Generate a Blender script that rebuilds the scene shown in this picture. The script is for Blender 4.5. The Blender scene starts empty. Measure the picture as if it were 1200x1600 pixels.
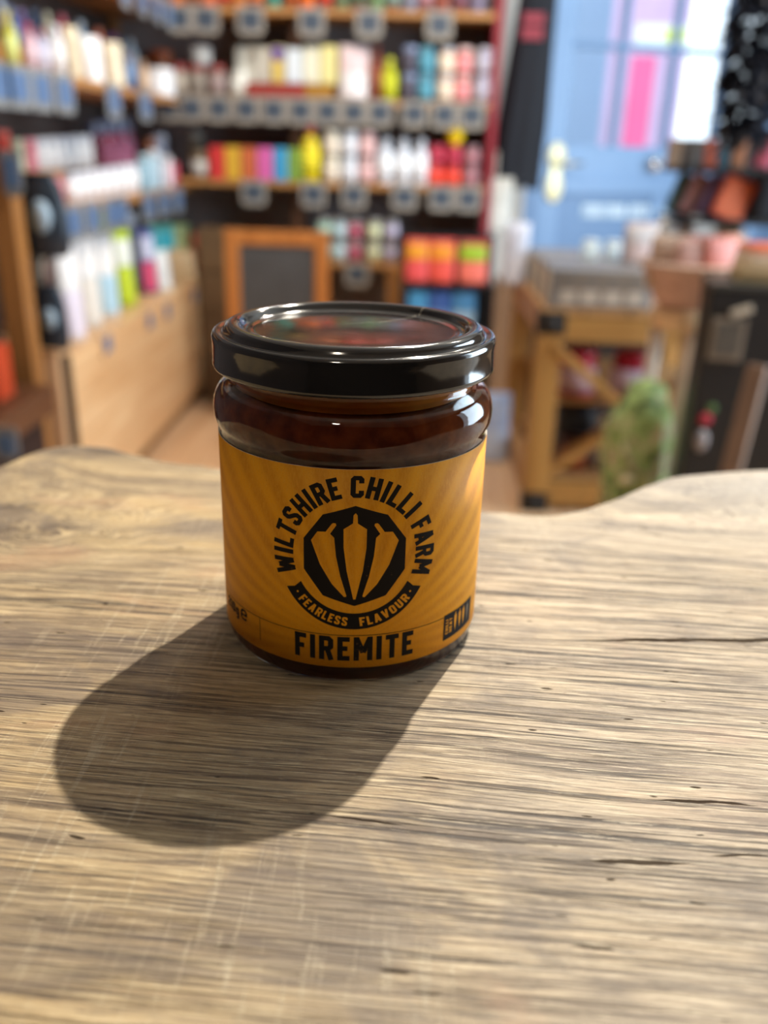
import bpy, bmesh, math, random
from mathutils import Vector, Matrix, noise
random.seed(7)
SC = bpy.context.scene
COL = SC.collection
PI = math.pi
sin, cos = math.sin, math.cos

# ------------------------------------------------------------------ camera
F_PX, PITCH, ROLL, YAW = 1380.0, .39188, .02815, -.027
DIST, HGT = .20911, .11702                     # jar axis to lens, lens height over the table
AZ = YAW - .03902
C = Vector((-DIST * sin(AZ), -DIST * cos(AZ), HGT))
FW = Vector((sin(YAW) * cos(PITCH), cos(YAW) * cos(PITCH), -sin(PITCH)))
_rt = Vector((cos(YAW), -sin(YAW), 0)); _up = _rt.cross(FW)
RT = cos(ROLL) * _rt + sin(ROLL) * _up
UP = -sin(ROLL) * _rt + cos(ROLL) * _up
cd = bpy.data.cameras.new('camera'); cam = bpy.data.objects.new('camera', cd); COL.objects.link(cam)
cam.matrix_world = Matrix(((RT.x, UP.x, -FW.x, C.x), (RT.y, UP.y, -FW.y, C.y), (RT.z, UP.z, -FW.z, C.z), (0, 0, 0, 1)))
cd.sensor_fit = 'VERTICAL'; cd.sensor_height = 36; cd.sensor_width = 27
cd.lens = F_PX / 1600 * 36
cd.clip_start = .01; cd.clip_end = 100
cd.dof.use_dof = True; cd.dof.focus_distance = .188; cd.dof.aperture_fstop = 9.2
SC.camera = cam

# ------------------------------------------------------------------ world, lights, exposure
w = bpy.data.worlds.new('world'); SC.world = w; w.use_nodes = True
w.node_tree.nodes['Background'].inputs['Color'].default_value = (.78, .90, 1.0, 1)
w.node_tree.nodes['Background'].inputs['Strength'].default_value = 2.3
SC.view_settings.view_transform = 'Standard'; SC.view_settings.look = 'None'
SC.view_settings.exposure = 0.0; SC.view_settings.gamma = 1.0
SC.view_settings.use_curve_mapping = False
try:
    SC.cycles.caustics_reflective = True; SC.cycles.caustics_refractive = True
    SC.cycles.max_bounces = 10; SC.cycles.transmission_bounces = 10
except Exception: pass

def lamp(name, kind, loc, target, power, color, **kw):
    d = bpy.data.lights.new(name, kind); d.energy = power; d.color = color
    for k, v in kw.items(): setattr(d, k, v)
    o = bpy.data.objects.new(name, d); COL.objects.link(o); o.location = loc
    o.rotation_euler = (Vector(target) - Vector(loc)).to_track_quat('-Z', 'Y').to_euler()
    return o
KEY = Vector((.0222, .0490, .0764)) * 19.5      # the spot lamp that throws the jar's shadow
lamp('spot_lamp', 'SPOT', KEY, (0, 0, .02), 268, (1, .915, .77), shadow_soft_size=.014, spot_size=.9, spot_blend=.6)
lamp('shelf_spot_lamp', 'AREA', (.1, 2.3, 1.50), (-1.0, 2.6, -.3), 14, (1, .97, .93), shape='DISK', size=.25)
lamp('shelf_spot_lamp', 'AREA', (-.2, 2.3, 1.50), (-.3, 3.6, .0), 7.5, (1, .92, .84), shape='DISK', size=.25)
lamp('basket_fill_light', 'AREA', (1.1, 1.5, 1.50), (.85, 2.1, -.5), 24, (1, .86, .68), shape='DISK', size=.3)  # unseen lamp, set close to brighten the stool and basket
lamp('front_fill_light', 'AREA', (-.3, -1.3, 1.48), (-.1, -.4, -.4), 5.5, (1, .86, .68), shape='DISK', size=.16)  # added fill from behind the camera, brightens the label
lamp('ceiling_fill_light', 'POINT', (.3, 1.5, 1.22), (0, 0, 0), 18, (1, .93, .84), shadow_soft_size=.06)  # added off-frame light, brightens the ceiling that the lid reflects
lamp('window_daylight', 'AREA', (2.55, 1.6, .40), (-.9, 2.4, .1), 100, (.68, .85, 1.0), shape='RECTANGLE', size=1.8, size_y=1.6)

# ------------------------------------------------------------------ helpers
def P(px, py, **k):
    """point where the line of sight through a pixel of the 1200x1600 frame meets the plane x=, y= or z="""
    d = FW + (px - 600) / F_PX * RT - (py - 800) / F_PX * UP
    (a, v), = k.items(); i = 'xyz'.index(a)
    return C + d * ((v - C[i]) / d[i])
def lin(h):
    h = h.lstrip('#'); out = []
    for i in (0, 2, 4):
        c = int(h[i:i + 2], 16) / 255
        out.append(c / 12.92 if c <= .04045 else ((c + .055) / 1.055) ** 2.4)
    return tuple(out) + (1,)
_mats = {}
def N(nt, typ, **kw):
    n = nt.nodes.new(typ)
    for k, v in kw.items():
        if k.startswith('i_'):
            key = k[2:]
            n.inputs[int(key) if key.isdigit() else key.replace('_', ' ')].default_value = v
        else: setattr(n, k, v)
    return n
def newmat(name):
    m = bpy.data.materials.new(name); m.use_nodes = True
    nt = m.node_tree; b = nt.nodes['Principled BSDF']
    return m, nt, b
def M(h, rough=.5, metal=0.0, scale=30, amp=.16, alpha=None, **kw):
    """plain procedural material: base colour broken up by a little noise"""
    key = (h, rough, metal, scale, amp, tuple(sorted(kw.items())))
    if key in _mats: return _mats[key]
    m, nt, b = newmat('m_' + h.strip('#'))
    tc = N(nt, 'ShaderNodeTexCoord'); nz = N(nt, 'ShaderNodeTexNoise', i_Scale=scale, i_Detail=3.0)
    nt.links.new(tc.outputs['Object'], nz.inputs['Vector'])
    mx = N(nt, 'ShaderNodeMix', data_type='RGBA')
    c = lin(h)
    mx.inputs[6].default_value = tuple(max(0, v * (1 - amp)) for v in c[:3]) + (1,)
    mx.inputs[7].default_value = tuple(min(1, v * (1 + amp)) for v in c[:3]) + (1,)
    nt.links.new(nz.outputs['Fac'], mx.inputs[0]); nt.links.new(mx.outputs[2], b.inputs['Base Color'])
    b.inputs['Roughness'].default_value = rough; b.inputs['Metallic'].default_value = metal
    for k, v in kw.items(): b.inputs[k.replace('_', ' ')].default_value = v
    _mats[key] = m
    return m
def woodmat(name, dark, light, along='y', k=(2, 40), rough=.5, bump=.15):
    m, nt, b = newmat(name)
    tc = N(nt, 'ShaderNodeTexCoord'); mp = N(nt, 'ShaderNodeMapping')
    s = {'x': (k[0], k[1], k[1]), 'y': (k[1], k[0], k[1]), 'z': (k[1], k[1], k[0])}[along]
    mp.inputs['Scale'].default_value = s
    nz = N(nt, 'ShaderNodeTexNoise', i_Scale=1.0, i_Detail=5.0, i_Roughness=.6, i_Distortion=.6)
    cr = N(nt, 'ShaderNodeValToRGB'); e = cr.color_ramp.elements
    e[0].position = .3; e[0].color = lin(dark); e[1].position = .7; e[1].color = lin(light)
    bp = N(nt, 'ShaderNodeBump', i_Strength=bump, i_Distance=.002)
    L = nt.links.new
    L(tc.outputs['Object'], mp.inputs['Vector']); L(mp.outputs[0], nz.inputs['Vector']); L(nz.outputs['Fac'], cr.inputs[0])
    L(cr.outputs[0], b.inputs['Base Color']); L(nz.outputs['Fac'], bp.inputs['Height']); L(bp.outputs[0], b.inputs['Normal'])
    b.inputs['Roughness'].default_value = rough
    return m
class MB:
    """collects geometry, then links it as ONE mesh object"""
    def __init__(s): s.v = []; s.f = []; s.mi = []; s.sm = []
    def add(s, vs, fs, mi=0, smooth=False, mat=None):
        o = len(s.v)
        s.v += [tuple(mat @ Vector(v)) for v in vs] if mat else [tuple(v) for v in vs]
        for f in fs: s.f.append(tuple(i + o for i in f)); s.mi.append(mi); s.sm.append(smooth)
        return s
    def box(s, a, b, mi=0, bev=0.0, mat=None):
        (x0, y0, z0), (x1, y1, z1) = a, b
        if bev <= 0:
            vs = [(x0, y0, z0), (x1, y0, z0), (x1, y1, z0), (x0, y1, z0), (x0, y0, z1), (x1, y0, z1), (x1, y1, z1), (x0, y1, z1)]
            return s.add(vs, [(3, 2, 1, 0), (4, 5, 6, 7), (0, 1, 5, 4), (1, 2, 6, 5), (2, 3, 7, 6), (3, 0, 4, 7)], mi, False, mat)
        bm = bmesh.new(); bmesh.ops.create_cube(bm, size=1)
        for v in bm.verts: v.co = Vector(((x0 + x1) / 2 + v.co.x * (x1 - x0), (y0 + y1) / 2 + v.co.y * (y1 - y0), (z0 + z1) / 2 + v.co.z * (z1 - z0)))
        bmesh.ops.bevel(bm, geom=bm.edges[:], offset=bev, segments=2, affect='EDGES', profile=.5)
        bm.verts.index_update()
        s.add([v.co[:] for v in bm.verts], [tuple(v.index for v in f.verts) for f in bm.faces], mi, False, mat); bm.free()
        return s
    def beam(s, a, b, wx, wy, mi=0, bev=0.0):
        a = Vector(a); b = Vector(b); d = b - a; q = d.to_track_quat('Z', 'Y').to_matrix().to_4x4()
        return s.box((-wx / 2, -wy / 2, 0), (wx / 2, wy / 2, d.length), mi, bev, Matrix.Translation(a) @ q)
    def lathe(s, prof, n=24, mi=0, smooth=True, cap=True, mat=None):
        vs = []; fs = []
        for r, z in prof:
            for k in range(n): vs.append((r * cos(2 * PI * k / n), r * sin(2 * PI * k / n), z))
        for i in range(len(prof) - 1):
            for k in range(n):
                k2 = (k + 1) % n; fs.append((i * n + k, i * n + k2, (i + 1) * n + k2, (i + 1) * n + k))
        if cap:
            if prof[0][0] > 1e-6: fs.append(tuple(range(n))[::-1])
            if prof[-1][0] > 1e-6: fs.append(tuple((len(prof) - 1) * n + k for k in range(n)))
        return s.add(vs, fs, mi, smooth, mat)
    def tube(s, pts, r, n=8, mi=0):
        pts = [Vector(p) for p in pts]; rings = []
        for i, p in enumerate(pts):
            d = (pts[min(i + 1, len(pts) - 1)] - pts[max(i - 1, 0)]).normalized()
            q = d.to_track_quat('Z', 'Y').to_matrix(); rr = r[i] if isinstance(r, (list, tuple)) else r
            rings += [p + q @ Vector((rr * cos(2 * PI * k / n), rr * sin(2 * PI * k / n), 0)) for k in range(n)]
        fs = []
        for i in range(len(pts) - 1):
            for k in range(n):
                k2 = (k + 1) % n; fs.append((i * n + k, i * n + k2, (i + 1) * n + k2, (i + 1) * n + k))
        fs += [tuple(range(n))[::-1], tuple((len(pts) - 1) * n + k for k in range(n))]
        return s.add(rings, fs, mi, True)
    def mesh(s, name):
        me = bpy.data.meshes.new(name); me.from_pydata(s.v, [], s.f)
        me.polygons.foreach_set('material_index', s.mi); me.polygons.foreach_set('use_smooth', s.sm); me.update()
        return me
    def build(s, name, mats, parent=None, loc=None, rz=0, sharp=None):
        me = s.mesh(name)
        if sharp:
            me.set_sharp_from_angle(angle=math.radians(sharp))
        for m in (mats if isinstance(mats, (list, tuple)) else [mats]): me.materials.append(m)
        return link(name, me, parent, loc, rz)
def link(name, me, parent=None, loc=None, rz=0):
    o = bpy.data.objects.new(name, me); COL.objects.link(o); o.parent = parent
    if loc is not None: o.location = loc
    if rz: o.rotation_euler = (0, 0, rz)
    return o
def tag(o, label, cat, group=None, kind=None):
    o['label'] = label; o['category'] = cat
    if group: o['group'] = group
    if kind: o['kind'] = kind
    return o
def thing(name, label, cat, loc=(0, 0, 0), rz=0, group=None):
    o = bpy.data.objects.new(name, None); o.empty_display_size = .02; COL.objects.link(o)
    o.location = loc; o.rotation_euler = (0, 0, rz)
    return tag(o, label, cat, group)
def struct(o, label=None):
    o['kind'] = 'structure'
    if label: o['label'] = label
    return o
_mesh = {}
def shared(key, make):
    if key not in _mesh: _mesh[key] = make().mesh(key[0])
    return _mesh[key]
def inst(name, me, mat, parent, loc=None):
    """a copy that shares the mesh and carries its own material"""
    if not me.materials: me.materials.append(None)
    o = link(name, me, parent, loc)
    o.material_slots[0].link = 'OBJECT'; o.material_slots[0].material = mat
    return o

# ================================================================== table: live-edge oak slab
def table_material():
    m, nt, b = newmat('old_oak'); L = nt.links.new
    def math_(op, a, b_=None, c=None, clamp=False):
        n = N(nt, 'ShaderNodeMath', operation=op, use_clamp=clamp)
        for i, v in enumerate((a, b_, c)):
            if v is None: continue
            if isinstance(v, (int, float)): n.inputs[i].default_value = v
            else: L(v, n.inputs[i])
        return n.outputs[0]
    def noise_(x, y, sx, sy, detail=3, rough=.55, dist=0., off=0.):
        cx = N(nt, 'ShaderNodeCombineXYZ'); L(math_('MULTIPLY', x, sx), cx.inputs[0]); L(math_('MULTIPLY', y, sy), cx.inputs[1]); cx.inputs[2].default_value = off
        nz = N(nt, 'ShaderNodeTexNoise', i_Scale=1.0, i_Detail=float(detail), i_Roughness=rough, i_Distortion=dist)
        L(cx.outputs[0], nz.inputs['Vector']); return nz.outputs['Fac']
    def ramp(v, lo, hi, a=0., b_=1.):
        n = N(nt, 'ShaderNodeMapRange', i_1=lo, i_2=hi, i_3=a, i_4=b_); n.interpolation_type = 'SMOOTHSTEP'; L(v, n.inputs[0]); return n.outputs[0]
    def mixc(f, a, c):
        n = N(nt, 'ShaderNodeMix', data_type='RGBA')
        if isinstance(f, (int, float)): n.inputs[0].default_value = f
        else: L(f, n.inputs[0])
        for i, v in ((6, a), (7, c)):
            if isinstance(v, tuple): n.inputs[i].default_value = v
            else: L(v, n.inputs[i])
        return n.outputs[2]
    tc = N(nt, 'ShaderNodeTexCoord'); sp = N(nt, 'ShaderNodeSeparateXYZ'); L(tc.outputs['Object'], sp.inputs[0])
    x0, y0 = sp.outputs[0], sp.outputs[1]
    # the grain sweeps: low-frequency warp, a knot by the left far edge, a swirl in the right far corner
    y1 = math_('ADD', y0, math_('MULTIPLY', x0, .055))
    wv = math_('MULTIPLY', math_('SUBTRACT', noise_(x0, y0, 7, 16, 2, off=3.1), .5), .008)
    def bump_at(cx, cy, rx, ry, amp):
        dx = math_('DIVIDE', math_('SUBTRACT', x0, cx), rx); dy = math_('DIVIDE', math_('SUBTRACT', y0, cy), ry)
        r2 = math_('ADD', math_('MULTIPLY', dx, dx), math_('MULTIPLY', dy, dy))
        g = math_('EXPONENT', math_('MULTIPLY', r2, -1.0)); return math_('MULTIPLY', g, amp), g
    k1, g1 = bump_at(-.105, .052, .035, .022, .030)
    k2, g2 = bump_at(.150, .100, .050, .030, .020)
    k3, g3 = bump_at(-.130, .085, .020, .030, -.02)
    swirl = math_('MULTIPLY', math_('SUBTRACT', noise_(x0, y0, 40, 55, 3, off=8.2), .5), math_('MULTIPLY', math_('ADD', math_('ADD', g1, g2), g3), .09))
    y = math_('ADD', math_('ADD', math_('ADD', y1, wv), math_('ADD', k1, k2)), math_('ADD', k3, swirl)); x = x0
    broad = noise_(x, y, 7, 95, 5, .62, .5)
    mid = noise_(x, y, 15, 420, 6, .70, .3, 5.)
    fine = noise_(x, y, 60, 1500, 6, .74, .2, 9.)
    lines = noise_(x, y, 9, 900, 5, .60, .15, 2.)
    lines2 = noise_(x, y, 22, 1500, 3, .55, .1, 17.)
    stain = noise_(x0, y0, 15, 26, 5, .62, .9, 4.)
    gold = noise_(x0, y0, 9, 30, 3, .55, .6, 21.)
    band = ramp(noise_(x0, y0, 10, 45, 4, .6, .4, 14.), .40, .58, .35, 1.)      # fibres show in bands
    near = ramp(y0, .075, .02, .35, 1.)                                         # rubbed smooth by the far edge
    band = math_('MULTIPLY', band, near)
    tan, brown, dark = (.340, .250, .142, 1), (.165, .118, .076, 1), (.034, .027, .026, 1)
    c = mixc(ramp(broad, .38, .58), brown, tan)
    c = mixc(ramp(gold, .48, .62, 0, .55), c, (.43, .305, .140, 1))
    c = mixc(ramp(mid, .44, .62, 0, .55), c, (.44, .345, .21, 1))
    c = mixc(ramp(mid, .48, .36, 0, .6), c, (.105, .076, .056, 1))
    c = mixc(math_('MULTIPLY', ramp(lines, .455, .415, 0, .85), band), c, dark)
    c = mixc(math_('MULTIPLY', ramp(lines2, .43, .38, 0, .75), band), c, (.05, .038, .033, 1))
    c = mixc(math_('MULTIPLY', ramp(fine, .47, .39, 0, .75), near), c, (.085, .062, .047, 1))
    c = mixc(ramp(fine, .53, .62, 0, .7), c, (.58, .47, .295, 1))
    c = mixc(ramp(stain, .50, .64, 0, .55), c, (.125, .098, .084, 1))
    c = mixc(ramp(stain, .44, .30, 0, .35), c, (.36, .20, .115, 1))
    # cross-cut saw marks: pale scuffs across the grain, in patches
    saw = noise_(x, y0, 460, 42, 4, .6, .5, 6.); patch = ramp(noise_(x0, y0, 14, 12, 3, off=1.7), .46, .62)
    sawm = math_('MULTIPLY', math_('MULTIPLY', ramp(saw, .53, .66), patch), ramp(fine, .42, .56, .2, 1.))
    c = mixc(math_('MULTIPLY', sawm, .45), c, (.56, .48, .34, 1))
    # knots: dark hearts
    for (cx, cy, rx, ry, s) in ((-.096, .0505, .0085, .0060, 1.0), (-.118, .046, .022, .008, .75), (-.120, .066, .014, .005, .8), (-.106, .128, .026, .010, .8), (-.145, .040, .02, .012, .6), (-.142, .085, .012, .012, .5)):
        _, g = bump_at(cx, cy, rx, ry, 1); gg = math_('MULTIPLY', math_('MULTIPLY', g, ramp(noise_(x0, y, 60, 160, 3, off=7.), .3, .6)), s * 1.2, clamp=True)
        c = mixc(gg, c, (.085, .062, .048, 1))
    # daylight sheen painted grey into the polished far right corner
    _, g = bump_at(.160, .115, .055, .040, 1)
    polish_sheen = g
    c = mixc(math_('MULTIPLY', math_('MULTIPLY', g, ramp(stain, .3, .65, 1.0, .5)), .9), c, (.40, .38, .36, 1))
    # paler, greyer towards the right-hand side
    hs = N(nt, 'ShaderNodeHueSaturation'); hs.inputs['Saturation'].default_value = .60; hs.inputs['Value'].default_value = 1.02; L(c, hs.inputs['Color'])
    c = mixc(math_('MULTIPLY', ramp(math_('ADD', x0, math_('MULTIPLY', math_('SUBTRACT', stain, .5), .08)), -.035, .06), .85), c, hs.outputs[0])
    # drying cracks that follow the grain
    cr_total = None
    wob = math_('MULTIPLY', math_('SUBTRACT', noise_(x0, y0, 70, 4, 4, .6, off=2.2), .5), .0022)
    for (xa, xb, ya, slope, wd) in CRACKS:
        yy = math_('ABSOLUTE', math_('SUBTRACT', math_('SUBTRACT', math_('ADD', y0, wob), ya), math_('MULTIPLY', math_('SUBTRACT', x0, xa), slope)))
        t = math_('DIVIDE', math_('SUBTRACT', x0, xa), xb - xa)
        wid = math_('MULTIPLY', math_('MULTIPLY', ramp(t, 0, .35), ramp(t, 1.0, .75)), math_('MULTIPLY', ramp(noise_(x0, y0, 150, 20, 2, off=5.5), .2, .6, .45, 1.), wd))
        msk = math_('GREATER_THAN', wid, yy)
        cr_total = msk if cr_total is None else math_('MAXIMUM', cr_total, msk)
    pit = noise_(x0, y, 130, 520, 1, .5, 0, 12.); pits = ramp(pit, .735, .77)
    holes = math_('MAXIMUM', cr_total, pits)
    c = mixc(math_('MULTIPLY', holes, .9), c, (.028, .02, .015, 1))
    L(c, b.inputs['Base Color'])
    hgt = math_('ADD', math_('ADD', math_('MULTIPLY', fine, .35), math_('MULTIPLY', math_('MULTIPLY', ramp(lines, .40, .47), band), .5)), math_('MULTIPLY', mid, .6))
    hgt = math_('SUBTRACT', math_('ADD', hgt, math_('MULTIPLY', sawm, .12)), math_('MULTIPLY', holes, .8))
    bp = N(nt, 'ShaderNodeBump', i_Strength=.7, i_Distance=.0007); L(hgt, bp.inputs['Height']); L(bp.outputs[0], b.inputs['Normal'])
    L(math_('SUBTRACT', ramp(mid, .3, .7, .56, .42), math_('MULTIPLY', polish_sheen, .2)), b.inputs['Roughness'])
    L(math_('MULTIPLY', math_('SUBTRACT', 1.0, holes), .26), b.inputs['Specular IOR Level'])
    return m
CRACKS = []
for (a, bb, wd) in (((868, 1000), (1340, 1001), .0010), ((1000, 1247), (1190, 1260), .00045), ((895, 1344), (1090, 1348), .0006), ((500, 1272), (640, 1290), .0003),
                    ((1100, 1338), (1210, 1338), .0003), ((588, 1512), (645, 1520), .0004), ((885, 1478), (965, 1484), .0004), ((655, 1213), (690, 1218), .0003)):
    pa = P(*a, z=0); pb = P(*bb, z=0); CRACKS.append((pa.x, pb.x, pa.y, (pb.y - pa.y) / (pb.x - pa.x), wd))

def build_table():
    edge = [(-.50, .02), (-.30, .055), (-.20, .088), (-.165, .098), (-.150, .103), (-.143, .110), (-.136, .131), (-.126, .139), (-.110, .1375), (-.098, .131),
            (-.080, .1225), (-.063, .119), (-.03, .108), (.0, .096), (.03, .0865), (.045, .0835), (.062, .083), (.075, .088), (.087, .0975), (.104, .115),
            (.122, .129), (.14, .136), (.162, .140), (.22, .143), (.35, .13), (.50, .10)]
    def ey(x):
        for i in range(len(edge) - 1):
            if edge[i][0] <= x <= edge[i + 1][0]:
                p0 = edge[max(i - 1, 0)]; p1 = edge[i]; p2 = edge[i + 1]; p3 = edge[min(i + 2, len(edge) - 1)]
                t = (x - p1[0]) / (p2[0] - p1[0]); h = p2[0] - p1[0]
                m1 = (p2[1] - p0[1]) / (p2[0] - p0[0]) * h; m2 = (p3[1] - p1[1]) / (p3[0] - p1[0]) * h
                return (2 * t**3 - 3 * t**2 + 1) * p1[1] + (t**3 - 2 * t**2 + t) * m1 + (-2 * t**3 + 3 * t**2) * p2[1] + (t**3 - t**2) * m2
        return edge[-1][1]
    nx = 420; xs = [-.46 + .92 * i / nx for i in range(nx + 1)]
    ts = [-.42, -.27, -.21, -.12, -.07, -.045, -.03, -.022, -.016, -.011, -.0075]
    prof = [(-.0045, -.0006), (-.0022, -.0020), (-.0008, -.0044), (.0, -.0085), (-.001, -.016), (-.004, -.03), (-.010, -.045)]
    rows = []
    for x in xs:
        e = ey(x); col = [(x, -.152, -.045), (x, -.152, -.004), (x, -.148, 0)]
        wv = .0011 * noise.noise((x * 55, 1.3, 0)) + .0006 * noise.noise((x * 160, 4.1, 0)); e += wv
        for t in ts[3:]: col.append((x, e + t, -.0002 * max(0, 1 + t / .03) ** 2))
        for dy, z in prof: col.append((x, e + dy * (1 + .4 * noise.noise((x * 40, 9., z * 60))), z))
        rows.append(col)
    n = len(rows[0]); vs = [v for c_ in rows for v in c_]; fs = []
    for i in range(nx):
        for j in range(n): 
            j2 = (j + 1) % n; fs.append((i * n + j, (i + 1) * n + j, (i + 1) * n + j2, i * n + j2))
    fs.append(tuple(range(n))); fs.append(tuple(nx * n + j for j in range(n))[::-1])
    mb = MB().add(vs, fs, 0, True)
    t = thing('wooden_table', 'thick worn oak slab table with wavy live edge, cracks and saw marks', 'table', (0, 0, 0))
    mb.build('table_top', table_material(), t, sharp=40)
    lw = woodmat('dark_leg_wood', '3a2a1c', '5a4430', 'z')
    for sx, sy in ((-.36, -.10), (.36, -.10), (-.36, -.01), (.36, -.01)):
        MB().box((sx - .03, sy - .03, -.9), (sx + .03, sy + .03, -.045), 0, .004).build('leg', lw, t)
build_table()

# ================================================================== the jar of chilli jelly
def build_jar():
    jar = thing('glass_jar', 'glass jar of dark amber chilli jelly with glossy black lid and orange label', 'jar', (0, 0, 0))
    mm = .001
    # glass
    glass, nt, b = newmat('clear_glass')
    b.inputs['Base Color'].default_value = (.95, .98, .96, 1); b.inputs['Roughness'].default_value = .02
    b.inputs['Transmission Weight'].default_value = 1; b.inputs['IOR'].default_value = 1.45
    outer = [(0, 1.2), (22, 1.0), (28, .5), (29.8, .05), (30.9, .15), (31.6, .7), (32.05, 1.6), (32.3, 3.0), (32.42, 5), (32.45, 20), (32.45, 40), (32.45, 54.2),
             (32.5, 55.2), (32.9, 56.0), (33.35, 56.9), (33.55, 58.2), (33.6, 59.8), (33.4, 61.4), (32.9, 62.9), (32.1, 64.2), (31.0, 65.2), (30.0, 65.7), (29.2, 66.1),
             (28.9, 66.7), (28.95, 67.6), (29.25, 68.3), (29.3, 69.0), (28.9, 69.8), (28.8, 73), (28.8, 75.5)]
    inner = [(26.6, 75.5), (26.6, 72), (26.9, 67.5), (27.2, 65.2), (28.6, 64.2), (30.0, 63.0), (30.8, 61.4), (31.1, 59.8), (31.0, 57.5), (30.4, 55.6), (30.2, 54), (30.2, 17), (29.9, 13.5), (28.9, 10.6), (26, 8.6), (18, 7.4), (0, 7.0)]
    MB().lathe([(r * mm, z * mm) for r, z in outer + inner], 128, cap=False).build('glass_body', glass, jar)
    # jelly: reddish brown, slightly translucent at the top
    jel, nt, b = newmat('chilli_jelly'); L = nt.links.new
    tc = N(nt, 'ShaderNodeTexCoord'); nz = N(nt, 'ShaderNodeTexNoise', i_Scale=260.0, i_Detail=3.0); L(tc.outputs['Object'], nz.inputs[0])
    cr = N(nt, 'ShaderNodeValToRGB'); cr.color_ramp.elements[0].position = .35; cr.color_ramp.elements[0].color = (.095, .017, .006, 1); cr.color_ramp.elements[1].position = .75; cr.color_ramp.elements[1].color = (.20, .042, .010, 1)
    L(nz.outputs['Fac'], cr.inputs[0]); L(cr.outputs[0], b.inputs['Base Color'])
    b.inputs['Roughness'].default_value = .25
    b.inputs['Specular IOR Level'].default_value = .0
    b.inputs['Subsurface Weight'].default_value = .35; b.inputs['Subsurface Radius'].default_value = (.006, .0015, .0005); b.inputs['Subsurface Scale'].default_value = 1.0
    jp = [(0, 6.8), (18, 7.2), (26, 8.4), (29.05, 10.4), (30.05, 13.4), (30.35, 17), (30.35, 54), (30.55, 55.6), (31.15, 57.5), (31.25, 59.8), (30.95, 61.5), (30.2, 62.9), (28.4, 63.6), (27, 63.6), (0, 63.5)]
    MB().lathe([(r * mm, z * mm) for r, z in jp], 96, cap=False).build('chilli_jelly', jel, jar)
    film, nt, b = newmat('jelly_film'); L = nt.links.new
    tc = N(nt, 'ShaderNodeTexCoord'); nz = N(nt, 'ShaderNodeTexNoise', i_Scale=120.0, i_Detail=4.0); L(tc.outputs['Object'], nz.inputs[0])
    cr = N(nt, 'ShaderNodeValToRGB'); cr.color_ramp.elements[0].position = .35; cr.color_ramp.elements[0].color = (.80, .16, .012, 1); cr.color_ramp.elements[1].position = .7; cr.color_ramp.elements[1].color = (1.0, .36, .035, 1)
    L(nz.outputs['Fac'], cr.inputs[0]); L(cr.outputs[0], b.inputs['Base Color'])
    b.inputs['Transmission Weight'].default_value = .3; b.inputs['Roughness'].default_value = .4; b.inputs['IOR'].default_value = 1.35; b.inputs['Specular IOR Level'].default_value = .1
    MB().lathe([(r * mm, z * mm) for r, z in [(27.9, 63.7), (27.3, 65.2), (27.0, 67.5), (26.8, 69.2), (26.2, 69.2), (26.4, 67.5), (26.7, 65.2), (26.9, 63.7), (27.9, 63.7)]], 96, cap=False).build('jelly_film', film, jar)['label'] = 'thin amber smear of jelly inside the glass neck'
    # lid
    lidm, nt, b = newmat('black_lacquer'); L = nt.links.new
    b.inputs['Base Color'].default_value = (.010, .010, .011, 1); b.inputs['Roughness'].default_value = .16
    b.inputs['Specular IOR Level'].default_value = 1.0
    tc = N(nt, 'ShaderNodeTexCoord'); nz = N(nt, 'ShaderNodeTexNoise', i_Scale=900.0, i_Detail=2.0); L(tc.outputs['Object'], nz.inputs[0])
    n2 = N(nt, 'ShaderNodeTexNoise', i_Scale=70.0, i_Detail=3.0); L(tc.outputs['Object'], n2.inputs[0])
    mr = N(nt, 'ShaderNodeMapRange', i_1=.3, i_2=.7, i_3=.06, i_4=.15); L(n2.outputs['Fac'], mr.inputs[0]); L(mr.outputs[0], b.inputs['Roughness'])
    # hairline scratches across the lid
    def lm(op, a, b_=None):
        n = N(nt, 'ShaderNodeMath', operation=op)
        for i, v in enumerate((a, b_)):
            if v is None: continue
            if isinstance(v, (int, float)): n.inputs[i].default_value = v
            else: L(v, n.inputs[i])
        return n.outputs[0]
    sp_ = N(nt, 'ShaderNodeSeparateXYZ'); L(tc.outputs['Object'], sp_.inputs[0]); sc_m = None
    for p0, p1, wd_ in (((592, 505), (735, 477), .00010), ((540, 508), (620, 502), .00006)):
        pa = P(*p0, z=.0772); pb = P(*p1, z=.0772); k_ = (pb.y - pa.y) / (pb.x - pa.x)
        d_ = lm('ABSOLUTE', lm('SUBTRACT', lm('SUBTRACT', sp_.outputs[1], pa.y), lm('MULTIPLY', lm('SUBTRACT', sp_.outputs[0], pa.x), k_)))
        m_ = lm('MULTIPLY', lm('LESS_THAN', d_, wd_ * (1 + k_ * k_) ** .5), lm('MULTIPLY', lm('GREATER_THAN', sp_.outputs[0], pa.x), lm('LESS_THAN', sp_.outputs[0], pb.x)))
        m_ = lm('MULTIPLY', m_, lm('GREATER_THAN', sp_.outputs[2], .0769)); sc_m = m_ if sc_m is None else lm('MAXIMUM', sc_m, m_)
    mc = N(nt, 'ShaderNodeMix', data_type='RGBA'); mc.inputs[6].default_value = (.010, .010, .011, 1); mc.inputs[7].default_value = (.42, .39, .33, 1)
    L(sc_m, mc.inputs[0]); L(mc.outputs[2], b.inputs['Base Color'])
    bp = N(nt, 'ShaderNodeBump', i_Strength=.035, i_Distance=.0002); L(nz.outputs['Fac'], bp.inputs['Height']); L(bp.outputs[0], b.inputs['Normal'])
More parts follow.
